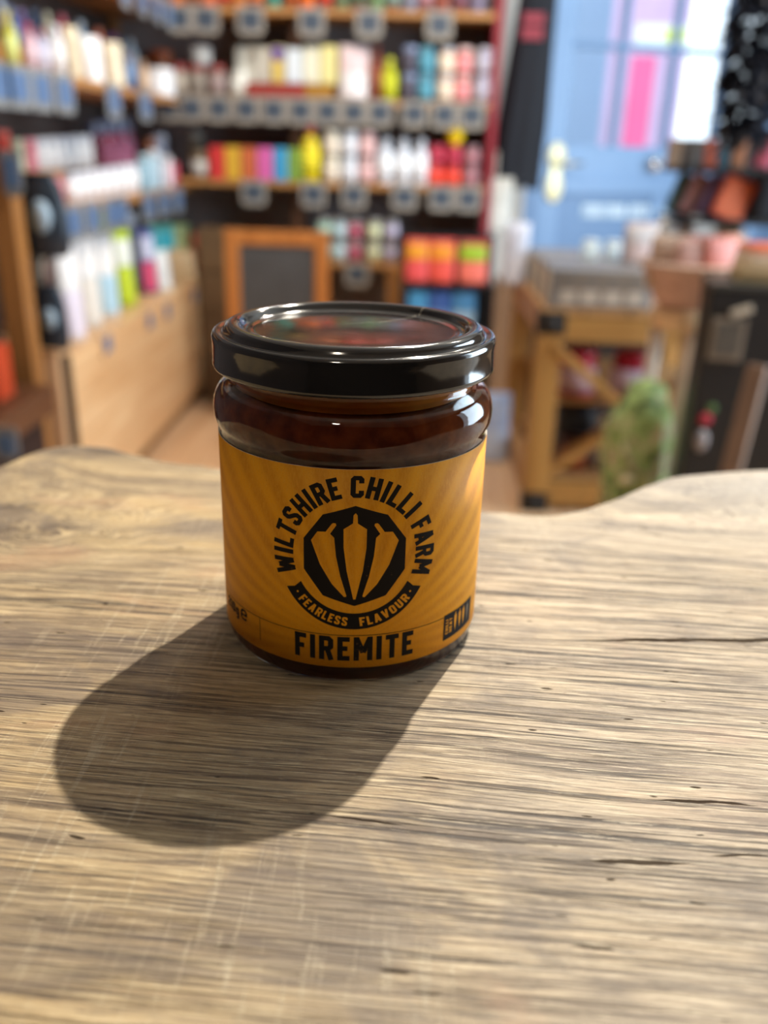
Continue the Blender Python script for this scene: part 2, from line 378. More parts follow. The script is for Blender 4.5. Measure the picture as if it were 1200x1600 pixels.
    lp = [(30.2, 69.6), (31.6, 69.1), (32.5, 68.95), (33.05, 69.15), (33.3, 69.7), (33.3, 70.2), (33.2, 70.6), (33.2, 74.6), (33.3, 75.6), (33.28, 76.2), (33.0, 76.85), (32.5, 77.2),
          (31.9, 77.2), (31.4, 76.95), (31.0, 76.9), (30.6, 77.15), (30.25, 77.9), (29.95, 78.4), (29.5, 78.75), (28.9, 78.93), (28.2, 78.97), (27.5, 78.9), (27.0, 78.6), (26.6, 78.0), (26.2, 77.4), (25.8, 77.15), (25.4, 77.1), (25.0, 77.3), (24.6, 77.35),
          (24.0, 77.15), (23, 77.1), (16, 77.25), (8, 77.45), (0, 77.5)]
    MB().lathe([(r * mm, z * mm) for r, z in lp], 160, cap=False).build('lid', lidm, jar)
    # paper label, printed
    th0 = math.atan2(C.x, -C.y)                        # label faces the lens
    RL = 32.72
    def cyl(s, z, r=RL):
        a = th0 + s / RL; return (r * sin(a) * mm, -r * cos(a) * mm, z * mm)
    pap, nt, b = newmat('orange_paper'); L = nt.links.new
    uv = N(nt, 'ShaderNodeUVMap', uv_map='flat'); sp = N(nt, 'ShaderNodeSeparateXYZ'); L(uv.outputs[0], sp.inputs[0])
    def math_(op, a, b_=None, clamp=False):
        n = N(nt, 'ShaderNodeMath', operation=op, use_clamp=clamp)
        for i, v in enumerate((a, b_)):
            if v is None: continue
            if isinstance(v, (int, float)): n.inputs[i].default_value = v
            else: L(v, n.inputs[i])
        return n.outputs[0]
    ds = math_('SUBTRACT', sp.outputs[0], .75); dz = math_('SUBTRACT', sp.outputs[1], 11.0)
    ang = math_('ARCTAN2', dz, ds); ray = math_('SINE', math_('MULTIPLY', ang, 44.0))
    rad = math_('SQRT', math_('ADD', math_('MULTIPLY', ds, ds), math_('MULTIPLY', dz, dz)))
    tc = N(nt, 'ShaderNodeTexCoord'); nz = N(nt, 'ShaderNodeTexNoise', i_Scale=1.0, i_Detail=5.0, i_Roughness=.7)
    mp = N(nt, 'ShaderNodeMapping'); mp.inputs['Scale'].default_value = (2.2, .55, 1); L(uv.outputs[0], mp.inputs[0]); L(mp.outputs[0], nz.inputs[0])
    n2 = N(nt, 'ShaderNodeTexNoise', i_Scale=.16, i_Detail=4.0); L(uv.outputs[0], n2.inputs[0])
    n3 = N(nt, 'ShaderNodeTexNoise', i_Scale=3.5, i_Detail=2.0); L(uv.outputs[0], n3.inputs[0])
    rm = N(nt, 'ShaderNodeMapRange', i_1=-.8, i_2=.8, i_3=0., i_4=1.); L(ray, rm.inputs[0])
    fade = N(nt, 'ShaderNodeMapRange', i_1=14., i_2=26., i_3=.25, i_4=1.); L(rad, fade.inputs[0])
    fac = math_('MULTIPLY', math_('MULTIPLY', rm.outputs[0], fade.outputs[0]), math_('ADD', n2.outputs['Fac'], .2), clamp=True)
    def mixc(f, a, c):
        n = N(nt, 'ShaderNodeMix', data_type='RGBA'); L(f, n.inputs[0])
        for i, v in ((6, a), (7, c)):
            if isinstance(v, tuple): n.inputs[i].default_value = v
            else: L(v, n.inputs[i])
        return n.outputs[2]
    c = mixc(fac, (.88, .365, .004, 1), (.66, .240, .003, 1))
    r1 = N(nt, 'ShaderNodeMapRange', i_1=.40, i_2=.66, i_3=0., i_4=.6); L(nz.outputs['Fac'], r1.inputs[0])
    c = mixc(r1.outputs[0], c, (.86, .40, .030, 1))
    r2 = N(nt, 'ShaderNodeMapRange', i_1=.58, i_2=.72, i_3=0., i_4=.35); L(n3.outputs['Fac'], r2.inputs[0])
    c = mixc(r2.outputs[0], c, (.52, .18, .004, 1))
    L(c, b.inputs['Base Color']); b.inputs['Roughness'].default_value = .6; b.inputs['Specular IOR Level'].default_value = .25
    bp = N(nt, 'ShaderNodeBump', i_Strength=.12, i_Distance=.0001); L(nz.outputs['Fac'], bp.inputs['Height']); L(bp.outputs[0], b.inputs['Normal'])
    edge = M('f2ead8', .7)
    n = 150; S = 84.; zs = [4.75, 20, 37, 53.65]; vs = []; fs = []; mi = []
    for i in range(n + 1):
        s = -S + 2 * S * i / n
        for z in zs: vs.append(cyl(s, z))
        for z in zs: vs.append(cyl(s, z, RL - .16))
    k = len(zs); q = 2 * k; uvs = []
    for i in range(n):
        for j in range(k - 1):
            fs.append((i * q + j, (i + 1) * q + j, (i + 1) * q + j + 1, i * q + j + 1)); mi.append(0)
            fs.append((i * q + k + j, i * q + k + j + 1, (i + 1) * q + k + j + 1, (i + 1) * q + k + j)); mi.append(1)
        fs.append((i * q + k - 1, (i + 1) * q + k - 1, (i + 1) * q + q - 1, i * q + q - 1)); mi.append(1)
        fs.append((i * q, i * q + k, (i + 1) * q + k, (i + 1) * q)); mi.append(1)
    for e_ in (0, n):
        for j in range(k - 1): fs.append((e_ * q + j, e_ * q + j + 1, e_ * q + k + j + 1, e_ * q + k + j)); mi.append(1)
    me = bpy.data.meshes.new('paper_label'); me.from_pydata(vs, [], fs); me.materials.append(pap); me.materials.append(edge)
    me.polygons.foreach_set('material_index', mi); me.polygons.foreach_set('use_smooth', [m_ == 0 for m_ in mi])
    ul = me.uv_layers.new(name='flat')
    for p in me.polygons:
        for li in p.loop_indices:
            vi = me.loops[li].vertex_index; ul.data[li].uv = (-S + 2 * S * (vi // q) / n, zs[(vi % q) % k])
    me.update(); lab = link('paper_label', me, jar)
    ink, nt, b = newmat('black_ink'); L = nt.links.new
    tc = N(nt, 'ShaderNodeTexCoord'); nz = N(nt, 'ShaderNodeTexNoise', i_Scale=1700.0, i_Detail=3.0); L(tc.outputs['Object'], nz.inputs[0])
    n4 = N(nt, 'ShaderNodeTexNoise', i_Scale=110.0, i_Detail=2.0); L(tc.outputs['Object'], n4.inputs[0])
    ad = N(nt, 'ShaderNodeMath', operation='MULTIPLY'); L(nz.outputs['Fac'], ad.inputs[0]); L(n4.outputs['Fac'], ad.inputs[1])
    cr = N(nt, 'ShaderNodeValToRGB'); cr.color_ramp.elements[0].position = .42; cr.color_ramp.elements[0].color = (.012, .009, .008, 1); cr.color_ramp.elements[1].position = .50; cr.color_ramp.elements[1].color = (.12, .06, .02, 1)
    L(ad.outputs[0], cr.inputs[0]); L(cr.outputs[0], b.inputs['Base Color']); b.inputs['Roughness'].default_value = .75; b.inputs['Specular IOR Level'].default_value = .2
    gold = pap
    # ---- print: polygons in flat (s, z) millimetres, cut fine enough to follow the curve
    def print_obj(name, polys, mat, lift):
        bm = bmesh.new()
        for pl in polys:
            try: bm.faces.new([bm.verts.new((a, b_, 0)) for a, b_ in pl])
            except ValueError: pass
        bmesh.ops.triangulate(bm, faces=bm.faces[:], ngon_method='EAR_CLIP')
        for _ in range(5):
            es = [e for e in bm.edges if abs(e.verts[0].co.x - e.verts[1].co.x) > 1.6]
            if not es: break
            bmesh.ops.subdivide_edges(bm, edges=es, cuts=1); bmesh.ops.triangulate(bm, faces=bm.faces[:])
        bmesh.ops.recalc_face_normals(bm, faces=bm.faces[:])
        me = bpy.data.meshes.new(name); flat = [(v.co.x, v.co.y) for v in bm.verts]
        for v in bm.verts: v.co = cyl(v.co.x, v.co.y, RL + lift)
        bm.to_mesh(me); bm.free(); me.materials.append(mat)
        u2 = me.uv_layers.new(name='flat')
        for p in me.polygons:
            for li in p.loop_indices: u2.data[li].uv = flat[me.loops[li].vertex_index]
        return link(name, me, lab)
    def stroke(path, hw, closed=False):
        out = []; n = len(path); L_, R_ = [], []
        for i, p in enumerate(path):
            a = path[i - 1] if (i > 0 or closed) else None; c_ = path[(i + 1) % n] if (i < n - 1 or closed) else None
            d1 = Vector((p[0] - a[0], p[1] - a[1])).normalized() if a else None
            d2 = Vector((c_[0] - p[0], c_[1] - p[1])).normalized() if c_ else None
            if d1 is None: d1 = d2
            if d2 is None: d2 = d1
            n1 = Vector((-d1.y, d1.x)); n2_ = Vector((-d2.y, d2.x)); m_ = n1 + n2_
            m_ = m_.normalized(); k_ = hw / max(.45, m_.dot(n1))
            L_.append((p[0] + m_.x * k_, p[1] + m_.y * k_)); R_.append((p[0] - m_.x * k_, p[1] - m_.y * k_))
        for i in range(n if closed else n - 1):
            j = (i + 1) % n; out.append([L_[i], R_[i], R_[j], L_[j]])
        return out
    a, z9 = .98, 9.02
    G = {'I': (1.96, [[(a, 0), (a, 10)]]), 'L': (4.3, [[(a, 10), (a, a), (4.3, a)]]), 'T': (5.0, [[(0, z9), (5, z9)], [(2.5, 8.5), (2.5, 0)]]),
         'H': (5.3, [[(a, 0), (a, 10)], [(4.32, 0), (4.32, 10)], [(1.5, 4.9), (3.8, 4.9)]]),
         'E': (4.5, [[(4.5, z9), (a, z9), (a, a), (4.5, a)], [(1.5, 5.1), (3.7, 5.1)]]), 'F': (4.5, [[(4.5, z9), (a, z9), (a, 0)], [(1.5, 4.8), (3.7, 4.8)]]),
         'R': (5.3, [[(a, 0), (a, z9), (3.5, z9), (4.3, 8.2), (4.3, 5.6), (3.5, 4.75), (1.6, 4.75)], [(3.0, 4.9), (4.5, 0)]]),
         'S': (5.1, [[(4.12, 6.9), (4.12, 8.3), (3.5, z9), (1.6, z9), (a, 8.3), (a, 6.6), (1.5, 5.8), (3.6, 4.2), (4.12, 3.4), (4.12, 1.7), (3.5, a), (1.6, a), (a, 1.7), (a, 3.1)]]),
         'C': (5.1, [[(4.12, 6.7), (4.12, 8.3), (3.5, z9), (1.6, z9), (a, 8.3), (a, 1.7), (1.6, a), (3.5, a), (4.12, 1.7), (4.12, 3.3)]]),
         'W': (7.8, [[(.9, 10), (2.3, .1)], [(2.3, .1), (3.9, 8.2)], [(3.9, 8.2), (5.5, .1)], [(5.5, .1), (6.9, 10)]]),
         'M': (6.9, [[(a, 0), (a, 10)], [(5.92, 0), (5.92, 10)], [(1.0, 9.6), (3.45, 3.4)], [(3.45, 3.4), (5.9, 9.6)]]),
         'A': (5.6, [[(.9, 0), (2.65, 9.9)], [(2.95, 9.9), (4.7, 0)], [(1.6, 2.8), (4.0, 2.8)]]),
         'V': (5.6, [[(.9, 10), (2.65, .1)], [(2.95, .1), (4.7, 10)]]),
         'O': (5.1, [[(3.5, z9), (1.6, z9), (a, 8.3), (a, 1.7), (1.6, a), (3.5, a), (4.12, 1.7), (4.12, 8.3), (3.5, z9)]]),
         'U': (5.1, [[(a, 10), (a, 1.7), (1.6, a), (3.5, a), (4.12, 1.7), (4.12, 10)]]),
         '2': (4.8, [[(a, 7), (a, 8.3), (1.6, z9), (3.2, z9), (3.9, 8.3), (3.9, 6.3), (a, 2), (a, a), (4.8, a)]]), '1': (2.6, [[(1.6, 0), (1.6, 10)], [(0, 8.2), (1.5, 9.2)]]),
         '0': (4.8, [[(3.2, z9), (1.6, z9), (a, 8.3), (a, 1.7), (1.6, a), (3.2, a), (3.9, 1.7), (3.9, 8.3), (3.2, z9)]]),
         'g': (4.6, [[(3.7, 6.5), (1.5, 6.5), (a, 5.8), (a, 1.7), (1.5, a), (3.7, a)], [(3.7, 7.3), (3.7, -2), (3.1, -2.7), (1, -2.7)]]),
         'e': (6.5, [[(5.7, 2.0), (4.6, .9), (2.2, .9), (.9, 2.4), (.9, 6.6), (2.2, 8.3), (4.4, 8.3), (5.6, 6.6), (5.6, 4.6), (.9, 4.6)]])}
    def glyph(ch, hw=.98):
        W_, paths = G[ch]; out = []
        for p in paths: out += stroke(p, hw)
        return W_, out
    def layout(text, gap):
        x = 0; res = []
        for ch in text:
            W_, pl = glyph(ch); res.append((x, W_, pl)); x += W_ + gap
        return res, x - gap
    CX, CZ = .75, 33.2
    def arc_text(text, a0, a1, rb, hgt, inside=False, gap=1.25):
        """letters on a circle; a0 -> a1 in degrees; inside: tops point to the centre"""
        res, tot = layout(text, gap); out = []
        k = hgt / 10; a0 = math.radians(a0); a1 = math.radians(a1)
        for x, W_, pl in res:
            t = (x + W_ / 2) / tot; an = a0 + (a1 - a0) * t
            squeeze = abs(a1 - a0) * (rb + (-.4 if inside else .45) * hgt) / tot
            for poly in pl:
                q = []
                for u, v in poly:
                    du = (u - W_ / 2) * squeeze; dv = v * k
                    rr = rb - dv if inside else rb + dv
                    tang = (sin(an), -cos(an)) if not inside else (-sin(an), cos(an))
                    q.append((CX + rr * cos(an) + tang[0] * du, CZ + rr * sin(an) + tang[1] * du))
                out.append(q)
        return out
    polys = arc_text('WILTSHIRE', 199.6, 102.2, 14.1, 5.0) + arc_text('CHILLI', 94.0, 36.2, 14.1, 5.0) + arc_text('FARM', 27.2, -20.8, 14.1, 5.0)
    print_obj('arched_lettering', polys, ink, .06)
    dec = [(CX + 12.15 * cos(math.radians(90 - 36 * i)), CZ + 12.2 * sin(math.radians(90 - 36 * i))) for i in range(10)]
    emb = print_obj('decagon_emblem', [dec], ink, .05)
    mid_c = [(.32, 43.2), (.78, 43.75), (1.2, 43.2), (1.28, 41.3), (3.3, 39.9), (3.25, 35.4), (2.55, 29.8), (1.55, 25.2), (1.0, 22.7), (.5, 22.7), (-.05, 25.2), (-1.05, 29.8), (-1.75, 35.4), (-1.8, 39.9), (.22, 41.3)]
    lef = [(-7.59, 38.95), (-5.75, 39.05), (-4.40, 41.0), (-4.1, 41.25), (-3.55, 41.2), (-3.4, 40.75), (-4.75, 38.65), (-3.85, 37.75), (-3.45, 33.3), (-2.45, 28.4), (-1.06, 23.6), (-1.15, 23.3), (-1.56, 23.25), (-4.33, 26.4), (-7.0, 31.0), (-9.05, 36.7)]
    rig = [(2 * CX - s, z) for s, z in lef][::-1]
    print_obj('chilli_print', [mid_c], gold, .09); print_obj('chilli_print', [lef], gold, .09); print_obj('chilli_print', [rig], gold, .09)
    rib = []; n = 40
    for i in range(n):
        t0, t1 = i / n, (i + 1) / n
        A0, A1 = 209.6 + (330.6 - 209.6) * t0, 209.6 + (330.6 - 209.6) * t1
        def pt(an, r): return (CX + r * cos(math.radians(an)), CZ + r * sin(math.radians(an)))
        def adj(an, r):       # swallow-tail ends
            d = 2.0 * (1 - abs(r - 16.2) / 2.1)
            lo, hi = 209.6 + d, 330.6 - d
            return min(max(an, lo), hi)
        for r0, r1 in ((14.15, 16.2), (16.2, 18.25)):
            rib.append([pt(adj(A0, r0), r0), pt(adj(A0, r1), r1), pt(adj(A1, r1), r1), pt(adj(A1, r0), r0)])
    print_obj('ribbon_banner', [p for p in rib if abs(p[0][0] - p[3][0]) + abs(p[1][0] - p[2][0]) > 1e-4], ink, .05)
    small = arc_text('FEARLESS', 221.6, 264.6, 17.45, 2.25, True, 1.6) + arc_text('FLAVOUR', 274.4, 319.2, 17.45, 2.25, True, 1.6)
    for an in (216.6, 323.4):
        cx, cz = CX + 16.3 * cos(math.radians(an)), CZ + 16.3 * sin(math.radians(an)); small.append([(cx + .27 * cos(k * PI / 4), cz + .27 * sin(k * PI / 4)) for k in range(8)])
    print_obj('ribbon_lettering', small, gold, .10)
    res, tot = layout('FIREMITE', 1.45); k = (15.2 + 13.25) / tot; big = []
    for x, W_, pl in res: big += [[(-13.25 + (x + u) * k, 6.6 + v * .63) for u, v in p] for p in pl]
    print_obj('product_lettering', big, ink, .06)
    print_obj('rule_line', [[(-60, 13.22), (24.5, 13.22), (24.5, 13.38), (-60, 13.38)], [(-23.57, 7.1), (-23.41, 7.1), (-23.41, 13.2), (-23.57, 13.2)]], ink, .05)
    print_obj('heat_badge', [[(24.6, 6.8), (38, 6.8), (38, 13.7), (24.6, 13.7)]], ink, .05)
    chs = []
    for cx in (29.15, 31.15, 33.1):
        chs.append([(cx - .12, 13.2), (cx + .12, 13.2), (cx + .14, 12.6), (cx + .55, 12.2), (cx + .52, 11), (cx + .2, 9), (cx, 8.0), (cx - .2, 9), (cx - .52, 11), (cx - .55, 12.2), (cx - .14, 12.6)])
    ghost = M('6a5a44', .5)
    print_obj('heat_chilli', chs, gold, .09)
    cx = 35.4; print_obj('heat_chilli', [[(cx - .12, 13.2), (cx + .12, 13.2), (cx + .14, 12.6), (cx + .55, 12.2), (cx + .52, 11), (cx + .2, 9), (cx, 8.0), (cx - .2, 9), (cx - .52, 11), (cx - .55, 12.2), (cx - .14, 12.6)]], ghost, .09)
    vt = []
    for text, s0 in (('CHILLI', 26.25), ('HEAT', 27.75)):
        res, tot = layout(text, 1.6); k = 4.0 / tot
        for x, W_, pl in res: vt += [[(s0 - v * .105, 8.3 + (x + u) * k) for u, v in p] for p in pl]
    print_obj('badge_lettering', vt, gold, .09)
    res, tot = layout('210g', 1.2); wt = []
    for x, W_, pl in res: wt += [[(-39.6 + (x + u) * .36, 9.9 + v * .27) for u, v in p] for p in pl]
    for p in stroke(G['e'][1][0], .8): wt.append([(-31.3 + u * .46, 9.9 + v * .33) for u, v in p])
    print_obj('weight_lettering', wt, ink, .06)
build_jar()

# ================================================================== room shell
FZ, CZ_ = -.9, 1.55
wood_floor = woodmat('floor_oak', 'cc9f74', 'ecc8a0', 'y', (1.5, 30), .42)
fl = bpy.data.objects.new('floor', None); COL.objects.link(fl); fl['kind'] = 'structure'
sub = MB().box((-1.35, -2.1, FZ - .06), (3.1, 5.4, FZ - .02)).build('subfloor', M('6b5138'), fl)
pm = []
for j in range(30):
    x = -1.30 + j * .145
    pm = shared(('plank',), lambda: MB().box((0, 0, -.02), (.143, 7.0, 0), 0, .0012))
    inst('plank', pm, wood_floor, fl, (x, -1.95, FZ))
plaster = M('c9c6be', .85, scale=6, amp=.05)
dark_panel = M('8a807f', .7, scale=8, amp=.12)
struct(MB().box((-1.35, -2.1, CZ_), (3.1, 4.9, CZ_ + .05)).build('ceiling', M('b9b5ac', .9)))
struct(MB().box((-1.32, -2.1, FZ), (-1.24, 3.85, CZ_)).build('wall_left', M('4d4340', .8)))
struct(MB().box((-1.32, 3.76, FZ), (.46, 3.84, CZ_)).build('wall_back', plaster))
struct(MB().box((-1.32, -2.1, FZ), (3.1, -2.02, CZ_)).build('wall_front', M('2e2722', .85)))
wr = MB()
wr.box((2.62, -2.1, FZ), (2.70, .5, CZ_)); wr.box((2.62, 2.5, FZ), (2.70, 5.0, CZ_)); wr.box((2.62, .5, FZ), (2.70, 2.5, -.45)); wr.box((2.62, .5, 1.25), (2.70, 2.5, CZ_))
struct(wr.build('wall_right', M('8a7a68', .85)))

# --- wall with the blue door (turned towards the street)
DA = math.radians(20)
D0 = P(868, 0, y=3.80); D0.z = 0                        # latch edge of the door leaf
dmat = Matrix.Translation(Vector((D0.x, D0.y, 0))) @ Matrix.Rotation(DA, 4, 'Z')
DW, DT = 1.18, .045
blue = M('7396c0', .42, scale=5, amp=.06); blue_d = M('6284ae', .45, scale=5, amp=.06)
ws = MB(); DTOP = 1.15
ws.box((-.24, 0, FZ), (-.075, .10, CZ_), mat=dmat); ws.box((DW + .075, 0, FZ), (2.9, .10, CZ_), mat=dmat); ws.box((-.075, 0, DTOP + .07), (DW + .075, .10, CZ_), mat=dmat)
struct(ws.build('wall_street', plaster))
tr = MB(); tr.box((-.075, -.012, FZ), (-.006, .10, DTOP + .07), mat=dmat); tr.box((DW + .006, -.012, FZ), (DW + .075, .10, DTOP + .07), mat=dmat); tr.box((-.006, -.012, DTOP + .006), (DW + .006, .10, DTOP + .07), mat=dmat)
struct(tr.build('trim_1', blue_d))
door = bpy.data.objects.new('door_1', None); COL.objects.link(door); door.matrix_world = dmat; struct(door, 'blue painted glazed door with brass handle plate')
def dlocal(px, py):
    """door-plane coordinates under a pixel"""
    n = Vector((sin(DA), -cos(DA), 0)); d = FW + (px - 600) / F_PX * RT - (py - 800) / F_PX * UP
    p = C + d * ((Vector((D0.x, D0.y, 0)) - C).dot(n) / d.dot(n)); return dmat.inverted() @ p
PZ0 = dlocal(950, 228).z; PZ1 = dlocal(950, 71).z; PZ2 = PZ1 + (PZ1 - PZ0); RAIL0 = dlocal(950, 296).z
stl = .10; mun = .026
cols = [stl + (DW - 2 * stl - 3 * mun) / 4 * i + mun * i for i in range(4)]; pw = (DW - 2 * stl - 3 * mun) / 4
st = MB(); st.box((0, 0, FZ + .01), (stl, DT, DTOP), 0, .004); st.build('door_stile', blue, door)
MB().box((DW - stl, 0, FZ + .01), (DW, DT, DTOP), 0, .004).build('door_stile', blue, door)
MB().box((stl, 0, RAIL0), (DW - stl, DT, PZ0), 0, .004).build('lock_rail', blue, door)
MB().box((stl, -.008, RAIL0 - .02), (DW - stl, .0, RAIL0 + .045), 0, .003).build('rail_moulding', blue, door)
MB().box((stl, 0, FZ + .01), (DW - stl, DT, FZ + .22), 0, .004).build('bottom_rail', blue, door)
MB().box((stl, 0, PZ2), (DW - stl, DT, DTOP), 0, .004).build('top_rail', blue, door)
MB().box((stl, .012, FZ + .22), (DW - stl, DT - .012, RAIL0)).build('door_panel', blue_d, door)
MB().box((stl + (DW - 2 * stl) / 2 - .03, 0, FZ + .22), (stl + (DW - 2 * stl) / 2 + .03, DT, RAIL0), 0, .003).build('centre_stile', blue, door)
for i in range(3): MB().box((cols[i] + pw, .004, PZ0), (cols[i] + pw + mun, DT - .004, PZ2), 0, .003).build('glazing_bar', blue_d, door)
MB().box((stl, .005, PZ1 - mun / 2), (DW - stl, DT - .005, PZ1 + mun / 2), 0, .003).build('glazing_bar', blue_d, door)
pane_m, nt, b = newmat('window_glass'); b.inputs['Transmission Weight'].default_value = 1; b.inputs['Roughness'].default_value = 0; b.inputs['IOR'].default_value = 1.02; b.inputs['Base Color'].default_value = (.97, .99, 1, 1)
for c_ in cols:
    for z0, z1 in ((PZ0, PZ1 - mun / 2), (PZ1 + mun / 2, PZ2)):
        MB().box((c_, DT / 2 - .002, z0), (c_ + pw, DT / 2 + .002, z1)).build('pane', pane_m, door)
brass = M('f4ecbe', .35, .15, amp=.06)
h = dlocal(866, 268); RX = Matrix.Rotation(PI / 2, 4, 'X')
hp = MB()
for dz, sz in ((.062, 1.3), (-.062, 1.55)): hp.lathe([(0, 0), (.034, 0), (.040, .004), (.040, .010), (.034, .014), (0, .014)], 24, mat=Matrix.Translation((h.x, 0, h.z + dz)) @ RX @ Matrix.Diagonal((1, sz, 1, 1)))
hp.box((h.x - .024, -.0138, h.z - .05), (h.x + .024, 0, h.z + .05)); hp.build('handle_plate', brass, door)
MB().tube([(h.x, -.01, h.z + .03), (h.x, -.05, h.z + .03), (h.x + .03, -.055, h.z + .032), (h.x + .105, -.05, h.z + .034)], [.010, .010, .009, .007], 10).build('lever_handle', M('c9c2ae', .25, .8), door)
k = dlocal(1017, 257); MB().lathe([(0, .058), (.018, .054), (.030, .042), (.032, .030), (.022, .016), (.016, .010), (.024, 0)], 24, mat=Matrix.Translation((k.x, 0, k.z)) @ RX).build('round_knob', M('eef6fa', .08, .9), door)
# a row of pale upright strokes, lettering that is too blurred to read
a_ = dlocal(912, 330); b_ = dlocal(1044, 330); lt = MB(); x = a_.x; sv = random.Random(3)
while x < b_.x:
    wd_ = sv.choice((.008, .008, .016))
    if abs(x - (a_.x + b_.x) / 2) > .012:
        lt.box((x, .006, a_.z - .026), (x + wd_, .0125, a_.z + .026), 0, .001)
        if sv.random() < .6: lt.box((x, .006, a_.z + sv.choice((-.026, .018))), (x + wd_ + .008, .0122, a_.z + .026 if False else a_.z + .026), 0, .001) if False else lt.box((x - .004, .006, a_.z + .018), (x + wd_ + .006, .0122, a_.z + .026))
    x += wd_ + .010
lt.build('blurred_lettering', M('d8eefc', .4, amp=.04), door)['label'] = 'row of pale letters too blurred to read'
# street outside
struct(MB().box((-1.5, 5.7, FZ - .08), (8, 16, FZ - .03)).build('trim_street', M('9aa2a8', .9)))
tag(MB().box((P(880, 150, y=9).x - .6, 9.0, FZ - .03), (P(1060, 150, y=9).x, 9.5, 5.2)).build('street_facade', M('9db4cc', .9, scale=2, amp=.08)), 'pale blue grey house front across the street, seen through left door panes', 'building')
sg = thing('shop_banner', 'tall pink banner outside, seen through the second door pane', 'banner', (P(1010, 150, y=8.2).x, 8.2, FZ - .03))
b0_, b1_ = P(945, 150, y=8.2).x - sg.location.x, P(1064, 150, y=8.2).x - sg.location.x
MB().box((b0_, 0, .3), (b1_, .02, 3.9)).build('banner_cloth', M('d4b4d4', .8, scale=3, amp=.2), sg)
MB().box((-.16, -.012, .3), (.04, -.002, P(1010, 82, y=8.2).z - FZ)).build('pink_print', M('ff6fa0', .8, scale=3, amp=.15), sg)
zs0, zs1 = P(1020, 66, y=8.2).z - FZ, P(1020, 32, y=8.2).z - FZ
MB().box((-.16, -.012, zs0), (b1_, -.002, zs1)).build('white_stripe', M('f4fbff', .8), sg)
MB().box((.08, -.022, zs0 + .04), (b1_ - .02, -.012, zs1 - .03)).build('yellow_print', M('e8f04a', .8), sg)
MB().tube([(b1_ - .04, .05, 0), (b1_ - .04, .05, 4.0)], .02).build('banner_pole', M('5a5f66', .4, .6), sg)

# ================================================================== shelving
shelf_wood = woodmat('shelf_pine', '9a6a3a', 'c08a50', 'x', (2, 50), .5)
shelf_wood_y = woodmat('shelf_pine_y', '9a6a3a', 'c79158', 'y', (2, 50), .5)
post_wood = woodmat('post_pine', '8a5a2c', 'b07a42', 'z', (2, 40), .5)
lam = woodmat('cabinet_oak', 'd2a06c', 'f2d0a2', 'y', (1.2, 22), .42)
red_paint = M('8a1f2c', .5)
YB = 3.40                                              # front edge of the back shelves
zA, zB, zC, zD = (P(540, py, y=YB).z for py in (14, 155, 286, 410))
XL = P(278, 250, y=YB).x; XR = P(772, 250, y=YB).x; XM = P(462, 250, y=YB).x; XD = P(616, 430, y=YB).x
bu = thing('wall_shelving', 'dark backed pine wall shelving filling the back wall, red painted right edge', 'shelving', ((XL + XR) / 2, YB, FZ))
def rel(o, a, b): return tuple(a[i] - o.location[i] for i in range(3)), tuple(b[i] - o.location[i] for i in range(3))
def part(o, name, a, b, m, bev=.002):
    a, b = rel(o, a, b); return MB().box(a, b, 0, bev).build(name, m, o)
part(bu, 'back_panel', (-1.22, 3.72, FZ), (XR, 3.745, 1.3), dark_panel, 0)
part(bu, 'side_panel', (XR - .03, YB, FZ), (XR, 3.72, 1.3), red_paint)
part(bu, 'upright', (XM - .02, YB + .05, FZ), (XM + .02, 3.72, 1.3), woodmat('dark_pine', '3d2517', '5e3a20', 'z'))
part(bu, 'upright', (XD - .03, YB + .005, FZ), (XD + .03, YB + .06, zD - .022), post_wood)
for z, x0 in ((zA, XL), (zB, XL), (zC, XL)):
    part(bu, 'shelf_board', (x0, YB, z - .022), (XR - .03, 3.72, z), shelf_wood)
part(bu, 'shelf_board', (XM + .02, YB, zD - .022), (XD + .03, 3.72, zD), shelf_wood)
part(bu, 'shelf_board', (XL, YB, zA + .33), (XR - .03, 3.72, zA + .352), shelf_wood)

XF = -.90                                             # front edge of the left shelves
zl1 = P(100, 117, x=XF).z; zl2 = P(200, 306, x=XF).z; zl0 = zl1 + (zl1 - zl2)
y_n = 1.05
lu = thing('side_shelving', 'long pine shelving with riser steps along the left wall', 'shelving', (XF, 2.2, FZ))
part(lu, 'back_panel', (-1.239, y_n, FZ), (-1.225, 3.715, 1.3), M('4a423f', .45), 0)
for z in (zl0, zl1, zl2):
    part(lu, 'shelf_board', (-1.225, y_n if z != zl2 else 2.035, z - .022), (XF, 3.715, z), shelf_wood_y)
for z, y0, y1 in ((zl1, y_n, 3.3), (zl2, 2.04, 2.62)):
    part(lu, 'riser_step', (-1.225, y0, z), (-1.06, y1, z + .075), shelf_wood_y)
pst = P(30, 480, y=1.91)
part(lu, 'post', (pst.x - .034, 1.895, FZ), (pst.x + .022, 1.952, P(20, 255, y=1.9).z), post_wood)
part(lu, 'post', (-1.22, 3.66, FZ), (-1.19, 3.70, 1.3), post_wood)

